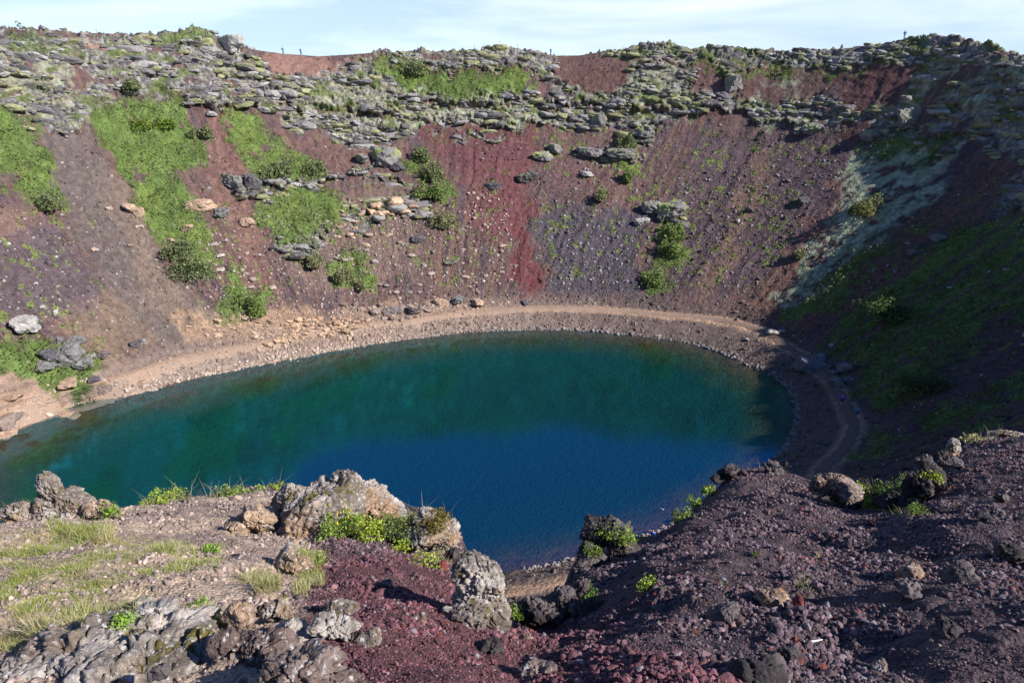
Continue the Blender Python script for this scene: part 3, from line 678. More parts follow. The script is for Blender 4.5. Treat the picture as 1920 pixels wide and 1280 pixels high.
# ---------------------------------------------------------------- boulders on the wall and beach
GREY, DARK, TAN, PALE, REDD = (.18, .168, .165), (.09, .082, .09), (.36, .25, .18), (.33, .31, .29), (.18, .06, .06)
seedc = [1000]
def boulder(u, v, w, label, colr=GREY, group=None, h=.75, q=None, t=None, m=None, lev=3, moss=0):
    if q is None: q, t = on_wall([u], [v]); q = q[0]; t = t[0]
    seedc[0] += 1; sd_ = seedc[0]; r = np.random.default_rng(sd_)
    rad = w*t/FPX/2/.88
    lev = lev+(w > 26); V_, F_ = rockshape(lev, sd_, 9, 14, .13, .8)
    V_ = V_*np.array([1, r.uniform(.75, 1.05), h*r.uniform(.85, 1.1)])*rad
    a = r.uniform(-.5, .5); V_ = V_ @ np.array([[math.cos(a), -math.sin(a), 0], [math.sin(a), math.cos(a), 0], [0, 0, 1]]).T
    nn = fb3(V_/rad*2.2+sd_ % 50, 4, 5); cc = C(*colr)*(.65+.7*nn[:, None])
    if moss:
        mk_ = (sst(.45, .6, fb3(V_/rad*1.6+9, 3, 6))*sst(0, .5, V_[:, 2]/rad+.2)*moss)[:, None]; cc = cc*(1-mk_)+C(.27, .31, .10)*mk_
    o = mk('boulder', V_, F_, m or (M_tan if colr in (TAN,) else M_bould), cc, smooth=False)
    o.location = (q[0], q[1], q[2]+rad*h*.35); o.rotation_euler = (r.uniform(-.15, .15), r.uniform(-.15, .15), 0)
    tag(o, label, 'boulder', group); return o
G1 = 'large boulders on the crater wall'; G2 = 'boulders at the foot of the slope'
for a in [
 (990,338,32,'dark grey lichened boulder alone on the crimson scoria chute',DARK,G1,.9,.3),
 (1017,298,27,'moss-topped grey boulder up-slope of the crimson chute boulder',GREY,G1,.75,.8),
 (1040,284,27,'smooth grey boulder just right of a moss-topped one in mid wall',GREY,G1,.8,.3),
 (927,351,24,'small black rock on crimson scree left of the lone dark boulder',DARK,G1,.7,0),
 (1104,290,36,'long grey slab jutting from brown scree below the rock band',GREY,G1,.45,.1),
 (1103,329,22,'pale flat-topped stone alone on brown scree above a round bush',PALE,G1,.5,0),
 (1165,293,42,'wide grey ledge block right below a green grass streak',GREY,G1,.45,.5),
 (575,214,30,'pale slanting boulder lying on pink scree right of the narrow green patch',PALE,G1,.55,0),
 (434,346,34,'blocky dark rock at left end of the white cliff ledge',GREY,G1,.85,.3),
 (470,346,30,'nearly black cube-like rock beside the left end of the pale ledge',DARK,G1,.9,0),
 (415,403,28,'rounded grey boulder with a dark shadow under the left green strip',GREY,G1,.75,0),
 (717,299,48,'broad moss-capped grey rock on the right end of the pale ledge',GREY,G1,.7,.8),
 (680,304,22,'upright mossy rock between the pale ledge and a broad capped rock',GREY,G1,1.1,.7),
 (747,318,22,'small dark boulder right of the moss-capped ledge rock',DARK,G1,.85,0),
 (1372,163,30,'square rock tower standing out of the red-brown upper slope',GREY,G1,1.2,.5),
 (434,92,44,'big pale leaning slab on the left skyline shoulder',PALE,G1,.8,.1),
 (785,451,22,'dark wedge rock in the purple scree below the right-hand bush',DARK,G1,.6,0),
 (846,493,20,'low dark rock with a tuft of grass in mid scree',DARK,G1,.5,.5),
 (1222,393,28,'grey boulder on the left side of the green rock knot',GREY,G1,.9,.2),
 (1258,402,46,'mossy rock mass above the bright green strip on the central wall',GREY,G1,.7,.9),
 (1203,420,22,'pale grey stone below and left of the mossy rock mass',PALE,G1,.8,0),
 (1508,381,22,'dark rock cluster on brown scree of the right-centre wall',DARK,G1,.7,0),
 (1404,396,14,'tiny dark rock in the purple scree of the right-centre wall',DARK,G1,.8,0),
 (1525,247,30,'moss-topped knob under the right end of the rock band',GREY,G1,.8,.9),
 (1700,232,36,'pinkish pale rock knob high on the shaded right wall',GREY,G1,1.1,.2),
 (1120,232,26,'grey knob with moss below the right end of the long ledge',GREY,G1,1.0,.7),
 (1210,255,34,'mossy block hanging over a dark overhang on the centre-right wall',GREY,G1,.8,.8),
 (255,649,16,'dark boulder of a touching pair on grey scree above the left path',DARK,G2,.9,0),
 (266,643,14,'greyer upper boulder of the touching pair above the left path',GREY,G2,.9,0),
 (43,612,46,'large white-spotted boulder at top of the left grassy patch',PALE,G2,.7,0),
 (62,618,18,'small pale stone touching the white-spotted boulder',PALE,G2,.7,0),
 (144,641,22,'round dark grey boulder on the upper right edge of the grassy patch',GREY,G2,.9,0),
 (128,673,46,'biggest round grey boulder in the middle of the left boulder heap',GREY,G2,.85,0),
 (92,668,30,'dark boulder tucked left of the biggest heap boulder',DARK,G2,.8,0),
 (84,687,34,'long grey boulder low on the left side of the boulder heap',GREY,G2,.55,0),
 (157,684,34,'wide flat boulder on the right side of the boulder heap',GREY,G2,.6,0),
 (172,668,20,'grassy grey boulder behind the flat one of the heap',GREY,G2,.6,.6),
 (195,667,22,'brown boulder a step right of the left boulder heap',(.16,.12,.12),G2,.8,0),
 (111,640,14,'small grey boulder above the dark tucked boulder in the grass',GREY,G2,.8,0),
 (130,725,36,'flat pinkish rock where the path meets the left beach',TAN,G2,.35,0),
 (178,716,16,'small dark stone on the path edge above the left shore bend',DARK,G2,.7,0),
 (268,718,18,'lone flat pinkish stone on the grey left beach',TAN,G2,.5,0),
 (22,745,36,'low pinkish slab on the sandy left beach',TAN,G2,.3,0),
 (12,795,44,'big brown rock on the sand at the far left shore',(.25,.18,.15),G2,.6,0),
 (14,812,34,'tan rock half in the water at the far left shore',TAN,G2,.4,0),
 (30,783,20,'grey-brown rock beside the big one on the left sand',(.2,.15,.13),G2,.6,0),
 (132,779,30,'tan slab poking from shallow water left',TAN,G2,.25,0),
 (100,668,14,'smallest dark stone wedged in the left boulder heap',DARK,G2,.8,0),
 (375,389,46,'broad broken tan boulder on the edge of the left green strip',TAN,G1,.5,0),
 (349,432,20,'rounded pinkish tan boulder in the lower left green strip',TAN,G1,.8,0),
 (465,421,22,'blocky tan boulder left of the square green patch',TAN,G1,.9,0),
 (258,402,18,'upright tan rock fragment left of the lower green strip',TAN,G1,1.1,0),
 (243,392,20,'tan flat-topped rock on brown scree left of the green strip',TAN,G1,.8,0),
 (825,571,22,'pinkish square boulder just above the path, left of three',TAN,G2,.9,0),
 (862,565,22,'grey boulder between two pinkish ones above the path',GREY,G2,.7,0),
 (892,570,20,'pinkish square boulder above the path, right of the grey one',TAN,G2,.8,0),
 (772,586,20,'dark leaning boulder at the left bend of the far path',DARK,G2,.8,0),
 (738,586,30,'wide grey-brown boulder above the tan rubble by the far path',(.2,.16,.15),G2,.6,0),
 (985,570,14,'small dark boulder at the foot of the crimson chute',DARK,G2,.8,0),
 (1375,667,0,'',None,None,0,0),
 (1582,697,24,'round boulder in shade on the slope foot above two hikers',GREY,G2,1.0,0),
 (1568,721,26,'blue-grey boulder in shade beside the path just above the hikers',GREY,G2,.75,0),
 (1515,692,48,'large dark boulder in shade on the lake side of the right path',(.15,.14,.15),G2,.65,0),
 (1540,676,20,'small boulder on the path edge behind the large shaded one',GREY,G2,.8,0),
 (1545,692,18,'boulder in shade between the large one and the path',GREY,G2,.9,0),
 (1590,713,16,'shaded boulder half hidden by scrub above the hikers',GREY,G2,.8,0),
 (1560,700,14,'small shaded stone between path boulders at right',GREY,G2,.7,0),
 (1450,625,22,'pale low boulder beside the path where the shadow begins',PALE,G2,.5,0),
 (1465,622,12,'smaller pale stone next to the low boulder at the shadow edge',PALE,G2,.6,0),
 (1401,638,10,'pale stone on the dark beach below the shadowed path',PALE,G2,.6,0),
 (1760,450,22,'white-spotted rock high on the shaded right slope',GREY,G1,.7,0),
 (1712,475,16,'white-spotted rock left of another on the shaded right slope',GREY,G1,.7,0),
 (1630,260,26,'grey rock knob at the top of the shaded moss carpet',GREY,G1,.9,.4),
 ]:
    if a[2]: boulder(a[0], a[1], a[2], a[3], a[4], a[5], a[6], moss=a[7])
# tan rubble and other repeats, grouped by where they lie
small_P, small_S, small_C = [], [], []
def scatter_group(polyg, n, wlo, whi, label, group, colr, seed, lev=1):
    stuff = n < 0; n = abs(n)
    r = np.random.default_rng(seed); pts = []; p = np.array(polyg, float)
    uu = r.uniform(p[:, 0].min(), p[:, 0].max(), n*20); vv = r.uniform(p[:, 1].min(), p[:, 1].max(), n*20)
    ins = np.zeros(len(uu), bool)
    for a in range(len(p)):
        x0, y0 = p[a]; x1, y1 = p[(a+1) % len(p)]
        ins ^= ((y0 > vv) != (y1 > vv)) & (uu < x0+(vv-y0)*(x1-x0)/((y1-y0) or 1e-9))
    uu, vv = uu[ins], vv[ins]; keep = []
    ws = np.clip(np.exp(r.normal(math.log((wlo*whi)**.5), .38, len(uu))), wlo, whi)
    for a in range(len(uu)):
        if all(abs(uu[a]-uu[b])+1.6*abs(vv[a]-vv[b]) > (ws[a]+ws[b])*.55 for b in keep):
            keep.append(a)
            if len(keep) >= n: break
    keep = np.array(keep); Q, T = on_wall(uu[keep], vv[keep])
    for k_, a in enumerate(keep):
        c0 = np.array(colr)*r.uniform(.75, 1.25)
        if stuff: small_P.append(Q[k_]); small_S.append(ws[a]*T[k_]/FPX/2); small_C.append(c0); continue
        boulder(0, 0, ws[a], label, tuple(c0), group, r.uniform(.4, .75), Q[k_], T[k_], M_tan, lev)
scatter_group([(545,600),(640,596),(700,600),(690,612),(640,625),(560,640),(500,650),(530,620)], 72, 6, 17, 'angular tan block in the dense rubble heap between path and shore at left centre', 'tan rubble heap', (.42,.285,.19), 31, 2)
scatter_group([(380,600),(540,590),(560,605),(500,635),(400,640)], 24, 6, 14, 'tan block lying left of the dense rubble heap near the path', 'tan blocks left of the rubble heap', (.40,.28,.20), 32, 2)
scatter_group([(640,570),(780,575),(820,590),(760,600),(680,604)], 32, 7, 20, 'brown-grey block along the far path right of the rubble heap', 'brown blocks above the far path', (.25,.19,.16), 33, 2)
scatter_group([(480,650),(640,620),(760,600),(760,612),(640,650),(480,685)], -70, 3, 9, 'pale stone on the beach strip between path and water below the rubble heap', 'pale beach stones', (.42,.31,.23), 34, 1)
scatter_group([(640,370),(780,380),(760,420),(700,470),(620,440)], 30, 6, 16, 'tan broken block on the slope right of the square green patch', 'tan blocks right of the square green patch', (.38,.27,.20), 35, 2)
scatter_group([(690,380),(782,378),(784,398),(700,406)], 9, 14, 24, 'upright tan column block of the broken tan ledge', 'tan ledge blocks', (.42,.28,.19), 36, 2)
scatter_group([(860,470),(960,440),(975,560),(900,565),(860,540)], 16, 6, 12, 'pinkish stone on the scree just left of the crimson chute', 'pink stones left of the crimson chute', (.36,.25,.21), 37, 1)
scatter_group([(870,360),(960,350),(950,440),(880,430)], -40, 3, 9, 'small pinkish stone sprinkled over the crimson scree above mid wall', 'stones on the crimson scree', (.33,.23,.20), 38, 1)
scatter_group([(380,440),(470,440),(520,540),(440,560),(390,520)], 14, 6, 14, 'grey-pink stone on the slope right of the lowest left bush', 'stones right of the lowest left bush', (.34,.27,.24), 39, 1)
scatter_group([(620,470),(800,430),(860,550),(700,570),(620,540)], 22, 6, 14, 'grey or tan stone strewn over the purple scree above the far path', 'stones above the far path', (.27,.22,.20), 40, 1)
scatter_group([(1010,80+330),(1190,400),(1190,560),(1030,560)], -60, 3, 8, 'blue-grey stone on the dark scree right of the crimson chute', 'stones right of the crimson chute', (.20,.19,.22), 41, 1)
scatter_group([(140,380),(330,400),(420,600),(300,660),(200,560)], 8, 6, 12, 'single tan stone on the smooth grey-brown left slope', 'stones on the smooth left slope', (.38,.28,.22), 42, 1)
scatter_group([(560,200),(760,255),(800,300),(640,280)], 12, 7, 16, 'pale grey rock on the pink scree under the upper ledge', 'pale rocks under the upper ledge', (.34,.31,.30), 43, 2)
scatter_group([(1620,400),(1900,420),(1900,640),(1600,650)], 12, 6, 14, 'pale spotted rock among scrub on the shaded right slope', 'rocks on the shaded right slope', (.33,.32,.33), 44, 2)

for pg, n_, c_0 in [([(380,400),(960,380),(960,570),(560,600),(380,600)],900,(.30,.25,.22)),([(360,600),(640,575),(960,565),(820,600),(520,690)],420,(.38,.27,.20)),([(1010,300),(1600,300),(1400,575),(1010,575)],420,(.24,.22,.22)),([(-40,420),(400,420),(400,680),(-40,760)],160,(.30,.25,.23))]:
    scatter_group(pg, -n_, 2.2, 6.5, '', '', c_0, 60+n_)
k_ = len(small_P); small_S = np.array(small_S)
v_, f_, c_ = tile(STN, np.array(small_P), small_S[:, None]*rng.uniform(.6, 1.2, (k_, 3)), rand_rot(k_), np.array(small_C))
tag(mk('rubble', v_, f_, M_tan, c_), kind='stuff', label='small rubble stones sprinkled between the boulders')

# ---------------------------------------------------------------- single shrubs on the wall
M_stem = mat_attr('woody_stem', .8, ((8, .2),), (), spec=.2, base=(.10, .075, .055))
def shrub(q, t, w, h, label, colr, group, nleaf=900, leafpx=3.2, seed=0, cat='shrub', name='shrub', stems=7):
    r = np.random.default_rng(seed); R = w*t/FPX/2; Hh = h*t/FPX
    e = bpy.data.objects.new(name, None); LINK(e); e.location = q; tag(e, label, cat, group)
    d = r.normal(size=(nleaf, 3)); d[:, 2] = np.abs(d[:, 2]); d /= np.linalg.norm(d, axis=1)[:, None]
    lump_ = .35+1.15*fb3(d*2.1+seed, 3, seed); rad = lump_*np.cbrt(r.uniform(.2, 1, nleaf))
    nl = 5; lo = r.uniform(-.62, .62, (nl, 2)); ls_ = r.uniform(.35, .72, nl); kk_ = r.integers(0, nl, nleaf)
    P = d*(rad*ls_[kk_])[:, None]*[R, R, Hh*1.25]; P[:, :2] += lo[kk_]*R; P[:, 2] += .04*Hh
    cc = C(*colr)*r.uniform(.55, 1.45, nleaf)[:, None]*(.8+.5*fb3(d*3+5, 2, 3)[:, None])
    ls = leafpx*t/FPX
    v_, f_, c_ = tile(leafb, P, r.uniform(.6, 1.3, nleaf)*ls, rand_rot(nleaf, r), cc)
    mk('foliage', v_, f_, M_leaf, c_, parent=e)
    sv_, sf_ = [], []
    for k_ in range(stems):
        a = r.uniform(0, 2*PI); tip = np.array([math.cos(a)*R*.6, math.sin(a)*R*.6, Hh*.75]); w0 = .03*R+.003
        b0 = len(sv_); 
        for kk in range(4):
            f_k = kk/3; c0 = tip*f_k*[1, 1, 1]+[0, 0, Hh*.1*math.sin(f_k*3)]
            for m_ in range(4): sv_.append(c0+w0*(1-.7*f_k)*np.array([math.cos(m_*PI/2), math.sin(m_*PI/2), 0]))
        for kk in range(3):
            for m_ in range(4): sf_.append([b0+kk*4+m_, b0+kk*4+(m_+1) % 4, b0+kk*4+4+(m_+1) % 4, b0+kk*4+4+m_])
    mk('stems', np.array(sv_), np.array(sf_), M_stem, parent=e)
    return e
OL, BR, GR = (.25,.25,.13), (.20,.27,.08), (.19,.22,.10)
SG = 'shrubs standing on the crater wall'
for k_, (u, v, w, h, c, label) in enumerate([
 (1133,372,34,22,OL,'round olive bush alone on brown scree right of the lone boulder'),
 (828,424,44,34,OL,'olive bush standing on purple scree right of the tan ledge'),
 (470,590,48,46,BR,'bright green bush just above the left rubble near the beach'),
 (360,520,62,52,GR,'dark green bush at the lower tip of the long left green strip'),
 (330,478,56,40,GR,'green bush just above the lowest bush of the left strip'),
 (775,140,44,30,GR,'tall bushy clump on the grassy shelf just under the skyline'),
 (580,495,44,24,OL,'olive bush beneath the columned cliff of the square green patch'),
 (246,166,48,24,GR,'green bush in the grey rocks above the left green strip'),
 (790,302,34,26,GR,'upper bush of the chain right of the moss-capped rocks'),
 (800,338,52,36,GR,'middle bush of the chain right of the moss-capped rocks'),
 (808,366,48,32,BR,'lowest and leafiest bush of the chain at mid wall'),
 (1170,275,30,30,GR,'upright bush above the wide grey ledge block'),
 (1178,338,26,28,BR,'bright grass bush tapering below the wide grey ledge block'),
 (1622,398,62,34,(.19,.20,.075),'yellowish bush in the middle of the pale moss carpet'),
 (1255,480,36,40,BR,'vivid green bush on the lower green strip of the central wall'),
 (1262,446,32,34,BR,'vivid green bush below the mossy rock mass'),
 (1225,532,34,26,BR,'bright bush just above the far path at centre right'),
 (95,390,48,44,GR,'bush at the lower tip of the far left green patch'),
 (640,525,36,30,OL,'olive bush in the rubble slope above the far path, left one'),
 (672,540,36,28,OL,'olive bush in the rubble slope above the far path, right one'),
 (375,255,38,22,GR,'bush on the right edge of the big left green patch'),
 (285,240,60,24,(.15,.22,.03),'light green bush high in the big left green patch'),
 (590,330,52,34,GR,'bush right above the pale ledge at its middle'),
 (520,330,60,36,GR,'broad bush right above the pale ledge at its left'),
 (1740,735,80,44,(.11,.16,.055),'wide dark bush low on the shaded right slope'),
 (1690,600,80,44,(.11,.16,.055),'dark bush in mid height of the shaded right slope'),
 (1500,140,0,0,BR,''),
 (1500,480,26,18,OL,'small pale bush at the left edge of the moss carpet'),
 ]):
    if w:
        q, t = on_wall([u], [v]); shrub(q[0]-np.array([0, 0, .35]), t[0], w*1.1, h*1.15, label, c, SG, int(300+w*30), 4.8, 400+k_)
print('wall things', time.time()-T0)

# ---------------------------------------------------------------- foreground gravel
r = np.random.default_rng(51); N = 420000
ga = np.concatenate([r.uniform(-44, 44, N-60000), r.choice([-1, 1], 60000)*r.uniform(44, 85, 60000)]); gt = 1+r.uniform(.12, 1, N)**.85*1.02
gd = np.interp(ga, _fa, _fd2)**np.clip(gt-1, 0, 1); Q = np.stack([gd*np.sin(np.radians(ga)), gd*np.cos(np.radians(ga)), np.zeros(N)], -1); inn = np.abs(ga) < 44
Q[inn] = fg_grid(ga[inn], gt[inn]); Q[~inn, 2] = ZF(Q[~inn, 0], Q[~inn, 1])
uu, vv, _ = project(Q[:, 0], Q[:, 1], Q[:, 2])
azq = np.degrees(np.arctan2(Q[:, 0], Q[:, 1])); dq = np.hypot(Q[:, 0], Q[:, 1]); de_, _ = fg_edge(azq)
leftm = fzone(uu, vv, Q[:, 0], Q[:, 1], Z_LEFT, 40); redm = fzone(uu, vv, Q[:, 0], Q[:, 1], Z_RED, 45); dens = fb2(Q[:, 0]/.5, Q[:, 1]/.5, 3, 231)
keep = (dq < de_+.25) & (r.random(N) < np.clip((.80-.45*leftm)*(.45+1.1*sst(.35, .6, dens)), 0, 1)*np.clip(.35+dq/10, 0, 1)*.9+.0)
Q, dq, leftm, redm = Q[keep], dq[keep], leftm[keep], redm[keep]; n = len(Q)
sz = np.exp(r.normal(math.log(.0042), .55, n))*(.62+dq*.125); sz = sz*(.6+.95*sst(.35, .62, fb2(Q[:, 0]/.35+5, Q[:, 1]/.35, 3, 233))); sz = np.clip(sz, .002, .022)
big = r.random(n) < .0018; sz[big] *= r.uniform(1.6, 3.0, big.sum())
g0 = C(.105, .070, .080)*(1-redm[:, None])+C(.128, .052, .062)*redm[:, None]; g0 = g0*(1-leftm[:, None])+C(.25, .19, .16)*leftm[:, None]
cc = g0*np.exp(r.normal(0, .35, n))[:, None]
pk = r.random(n); cc[pk < .05] = C(.24, .20, .21)*.9; a = (pk > .965) & (leftm < .5); cc[a] = C(.17, .048, .038)*r.uniform(.7, 1.2, a.sum())[:, None]
P = Q.copy(); P[:, 2] += sz*.3
bigm = sz > .016
v1, f1_, c1 = tile(PEB, P[~bigm], sz[~bigm][:, None]*r.uniform(.7, 1.3, ((~bigm).sum(), 3)), rand_rot((~bigm).sum(), r), cc[~bigm])
v2, f2_, c2 = tile(STN, P[bigm], sz[bigm][:, None]*r.uniform(.7, 1.3, (bigm.sum(), 3)), rand_rot(bigm.sum(), r), cc[bigm])
tag(mk('gravel', np.concatenate([v1, v2]), np.concatenate([f1_, f2_+len(v1)]), M_peb, np.concatenate([c1, c2])), kind='stuff', label='loose red and purple scoria gravel on the near slope')
print('gravel', n, time.time()-T0)

# ---------------------------------------------------------------- foreground crags
def chip(P, size, sd_):
    """planar chips: each 3-D cell tilts and shifts the surface by its own amount"""
    q = P/size+sd_*1.37; i = np.floor(q).astype(np.int64); best = np.full(len(q), 9.); out = np.zeros(len(q))
    for a in (-1, 0, 1):
        for b in (-1, 0, 1):
            for c in (-1, 0, 1):
                ci = i+[a, b, c]; kk = ci[:, 0]*131+ci[:, 2]*17; h = [h2(kk, ci[:, 1]*7+ci[:, 2], 600+m*9) for m in range(6)]
                dv = q-ci-np.stack(h[:3], 1); d = (dv**2).sum(1); n = d < best
                val = (h[3]-.5)*.32+dv[:, 0]*(h[4]-.5)*.5+dv[:, 1]*(h[5]-.5)*.5+dv[:, 2]*(h[3]-.5)*.5
                out = np.where(n, val, out); best = np.where(n, d, best)
    return out*size
def crag(name, label, lobes, style, au, av, cat='rock', group=None, mat=None, lev=5, t=None):
    """lobes: (uc, vc, w, h, thick, taper, dt) in photo pixels at the anchor's distance, merged as one rock"""
    if t is None: q, tt_ = on_fg([au], [av]); t = tt_[0]
    base = np.array([0, 0, EYE])+rays(au, av)*t; s_ = t/FPX; Vs, Fs, Cs = [], [], []; off = 0
    for k_, L in enumerate(lobes):
        uc, vc, w_, h_, th, tap, dt = L
        seedc[0] += 1; sd_ = seedc[0]
        V_, F_ = rockshape(lev, sd_, 12, 10, .05, .85)
        z01 = V_[:, 2:3]*.5+.5
        V_ = V_*np.concatenate([1-tap*z01, 1-tap*z01, np.ones_like(z01)], 1)
        dim = np.array([w_/2*s_, w_/2*s_*th, h_/2*s_])
        P_ = V_*dim*1.08; sc_ = max(dim)
        Nn = V_/np.linalg.norm(V_, axis=1)[:, None]
        W = P_/.11+sd_ % 37
        rid = 1-np.abs(fb3(W*.45, 4, sd_ % 31)-.5)*2
        k_s = min(1, sc_/.25)
        r2 = 1-np.abs(fb3(W*1.3+5, 4, 77)-.5)*2; r3 = 1-np.abs(fb3(W*4.1+5, 3, 78)-.5)*2
        wob = (fb3(P_/.09+sd_ % 13, 3, 41)-.5)[:, None]*.05
        bb = chip(P_+wob, .34*min(1, sc_/.4)+.03, sd_)*.62+chip(P_+wob*.6, .13*min(1, sc_/.3)+.015, sd_+3)*.62+chip(P_, .055*min(1, sc_/.3)+.01, sd_+5)*.5
        bb = bb-(sst(.88, .98, r2))*.035*k_s-(sst(.86, .97, r3))*.012*k_s+(fb3(W*6, 2, 8)-.5)*.018*k_s
        P_ = P_+Nn*bb[:, None]
        cen = np.array([0, 0, EYE])+rays(uc, vc)*(t+dt)
        P_ = P_+cen
        n_ = fb3(P_/.22+3, 4, 17); m_ = fb3(P_/.06+3, 3, 18); hgt = sst(-.2, .8, Nn[:, 2])
        if style == 'pale': c_ = lerp(C(.165, .135, .115), C(.35, .31, .28), sst(.42, .6, n_)[:, None])
        elif style == 'tan': c_ = lerp(C(.17, .12, .09), C(.36, .25, .17), sst(.4, .6, n_)[:, None])
        elif style == 'dark': c_ = lerp(C(.045, .038, .04), C(.12, .10, .10), sst(.42, .62, n_)[:, None])
        elif style == 'red': c_ = C(.18, .045, .045)*(.6+.8*n_[:, None])
        else: c_ = lerp(C(.12, .085, .075), C(.21, .16, .14), sst(.4, .6, n_)[:, None])
        if style in ('pale', 'mix'):
            tn = sst(.52, .62, fb3(P_/.35+20, 3, 19))*(1-hgt*.7); c_ = c_*(1-tn[:, None])+C(.30, .19, .115)*tn[:, None]
            ms = sst(.63, .68, fb3(P_/.10+8, 3, 23))*hgt*(style == 'pale'); c_ = c_*(1-ms[:, None])+C(.13, .105, .035)*ms[:, None]
        c_ = c_*(.7+.6*m_[:, None])
        Vs.append(P_); Fs.append(F_+off); Cs.append(c_); off += len(P_)
    V_ = np.concatenate(Vs)-base
    o = mk(name, V_, np.concatenate(Fs), mat or (M_cragd if style in ('dark', 'red') else M_crag), np.concatenate(Cs), smooth=True, loc=base)
    # keep facets crisp
    CR.append((o, Vector(base)))
    tag(o, label, cat, group); return o
CR = []
crag('crag', 'tall pale lichened crag at the lip of the near slope, largest one', [(602,952,215,105,.75,.5,0),(655,922,100,118,.75,.6,.12),(692,942,120,96,.75,.55,.2),(565,940,120,76,.75,.45,.05),(610,978,150,60,.7,.3,-.15)], 'pale', 640, 985)
crag('crag', 'pointed lichened crag at the left edge above the green water', [(98,928,92,104,.8,.68,0),(110,945,110,60,.8,.4,.05),(40,962,90,50,.7,.3,0),(140,952,70,45,.8,.3,0)], 'pale', 100, 975)
crag('rock', 'low brown ledge rock right of the far left crag', [(190,958,80,32,.7,.2,0)], 'tan', 190, 970)
crag('rock', 'tan spur of rock casting a shadow left of the largest crag', [(480,975,85,52,.7,.35,0),(440,995,60,34,.7,.2,-.1),(488,958,22,36,.9,.4,0)], 'tan', 470, 1000)
crag('rock', 'white-spotted low rock at the foot of the largest crag', [(575,978,70,34,.8,.2,0)], 'pale', 575, 992)
crag('rock', 'dark small rock with grass on its right, on the brown slope', [(545,1050,68,44,.8,.4,0)], 'pale', 545, 1066)
crag('crag', 'rounded grassy-topped pale crag hanging over the water', [(800,992,130,64,.9,.25,.2),(832,1020,66,90,.9,.1,.2),(842,1045,50,50,.9,.1,.1)], 'pale', 815, 1040)
crag('rock_pillar', 'pale crumbling rock pillar at the head of the gully', [(906,1088,92,112,.9,.0,0),(912,1132,92,100,.9,.0,.05),(884,1132,66,80,.8,.1,-.1),(925,1100,50,60,.9,0,-.1),(890,1150,84,50,.8,.1,-.22)], 'pale', 905, 1168)
crag('crag', 'mossy dark crag right of the gully with lichen on top', [(1140,1002,88,54,.9,.2,.2),(1105,1040,60,60,.9,.1,.1),(1098,1080,52,74,.9,0,0),(1160,1018,70,40,.9,.2,.1)], 'dark', 1120, 1060)
crag('rock', 'jumbled dark lava outcrop at the bottom of the gully', [(1020,1148,110,44,.9,.3,0),(1060,1120,70,52,.9,.4,.1),(1090,1105,46,50,.9,.3,.2),(985,1158,60,26,.9,.2,0),(1110,1150,90,30,.9,.2,-.1)], 'dark', 1040, 1168)
crag('crag', 'grey crag with orange lichen behind the right ridge', [(1566,912,84,62,.9,.25,0),(1588,935,54,52,.9,.1,0),(1538,908,46,34,.9,.3,0)], 'mix', 1570, 950)
crag('rock', 'smooth dark rock beside the green willow in the right hollow', [(1682,938,58,42,.9,.2,0)], 'dark', 1682, 958)
crag('crag', 'dark lichened crag right of the willow hollow', [(1722,915,60,58,.9,.2,0),(1742,885,70,50,.9,.2,.1),(1770,862,50,34,.9,.2,.2)], 'dark', 1722, 945)
crag('rock', 'small white-flecked rock on the top right ridge line', [(1786,842,30,38,.9,.3,0)], 'pale', 1790, 860)
crag('rock', 'pale stone cap at the upper right edge of the ridge', [(1885,812,50,16,.9,.2,0)], 'pale', 1885, 816)
crag('rock', 'dark jagged rock at the left of the right ridge peak', [(1370,884,44,26,.9,.3,0),(1345,898,30,24,.9,.3,0)], 'dark', 1370, 896)
crag('rock', 'dark knob on top of the right ridge peak', [(1447,878,46,18,.9,.3,0)], 'dark', 1447, 886)
crag('outcrop', 'broad lichened lava outcrop filling the bottom left corner', [(230,1265,460,170,.7,.4,.0),(285,1192,220,105,.9,.35,.15),(150,1255,340,95,.8,.3,0),(385,1245,200,120,.8,.4,0),(40,1275,180,110,.8,.3,-.05),(280,1290,300,120,.8,.2,-.1)], 'pale', 260, 1262, 'rock')
crag('rock', 'small pale lichened rock capping the left corner outcrop', [(262,1142,60,36,.9,.3,0)], 'pale', 262, 1152)
crag('rock', 'tan pitted rock with a dark shadow right of the corner outcrop', [(445,1158,72,66,.8,.35,0)], 'tan', 445, 1182)
crag('rock', 'pale crusty rock behind the tan pitted one', [(525,1142,76,60,.8,.4,0)], 'pale', 525, 1166)
crag('rock', 'low white-topped rock at the edge of the red scoria, upper one', [(635,1142,70,34,.8,.3,0)], 'pale', 635, 1156)
crag('rock', 'low crusted rock left of the white-topped ridge rock', [(550,1182,74,38,.8,.3,0)], 'pale', 550, 1196)
crag('rock', 'long white-topped rock ridge in the brown gravel at bottom centre left', [(630,1180,100,36,.7,.3,0),(690,1190,60,22,.7,.3,0)], 'pale', 630, 1196)
crag('rock', 'brown ridge rock right of the corner outcrop', [(485,1212,130,60,.8,.3,0),(420,1205,60,50,.8,.3,0)], 'mix', 485, 1236)
crag('rock', 'big grey lichened boulder cut by the bottom edge of the photo', [(560,1265,180,100,.8,.35,0),(620,1285,120,60,.8,.3,0)], 'mix', 560, 1300)
crag('rock', 'dark small stone lying on the corner outcrop', [(300,1258,32,20,.9,.3,-.45)], 'dark', 300, 1262)
GS = 'single stones on the near scoria'
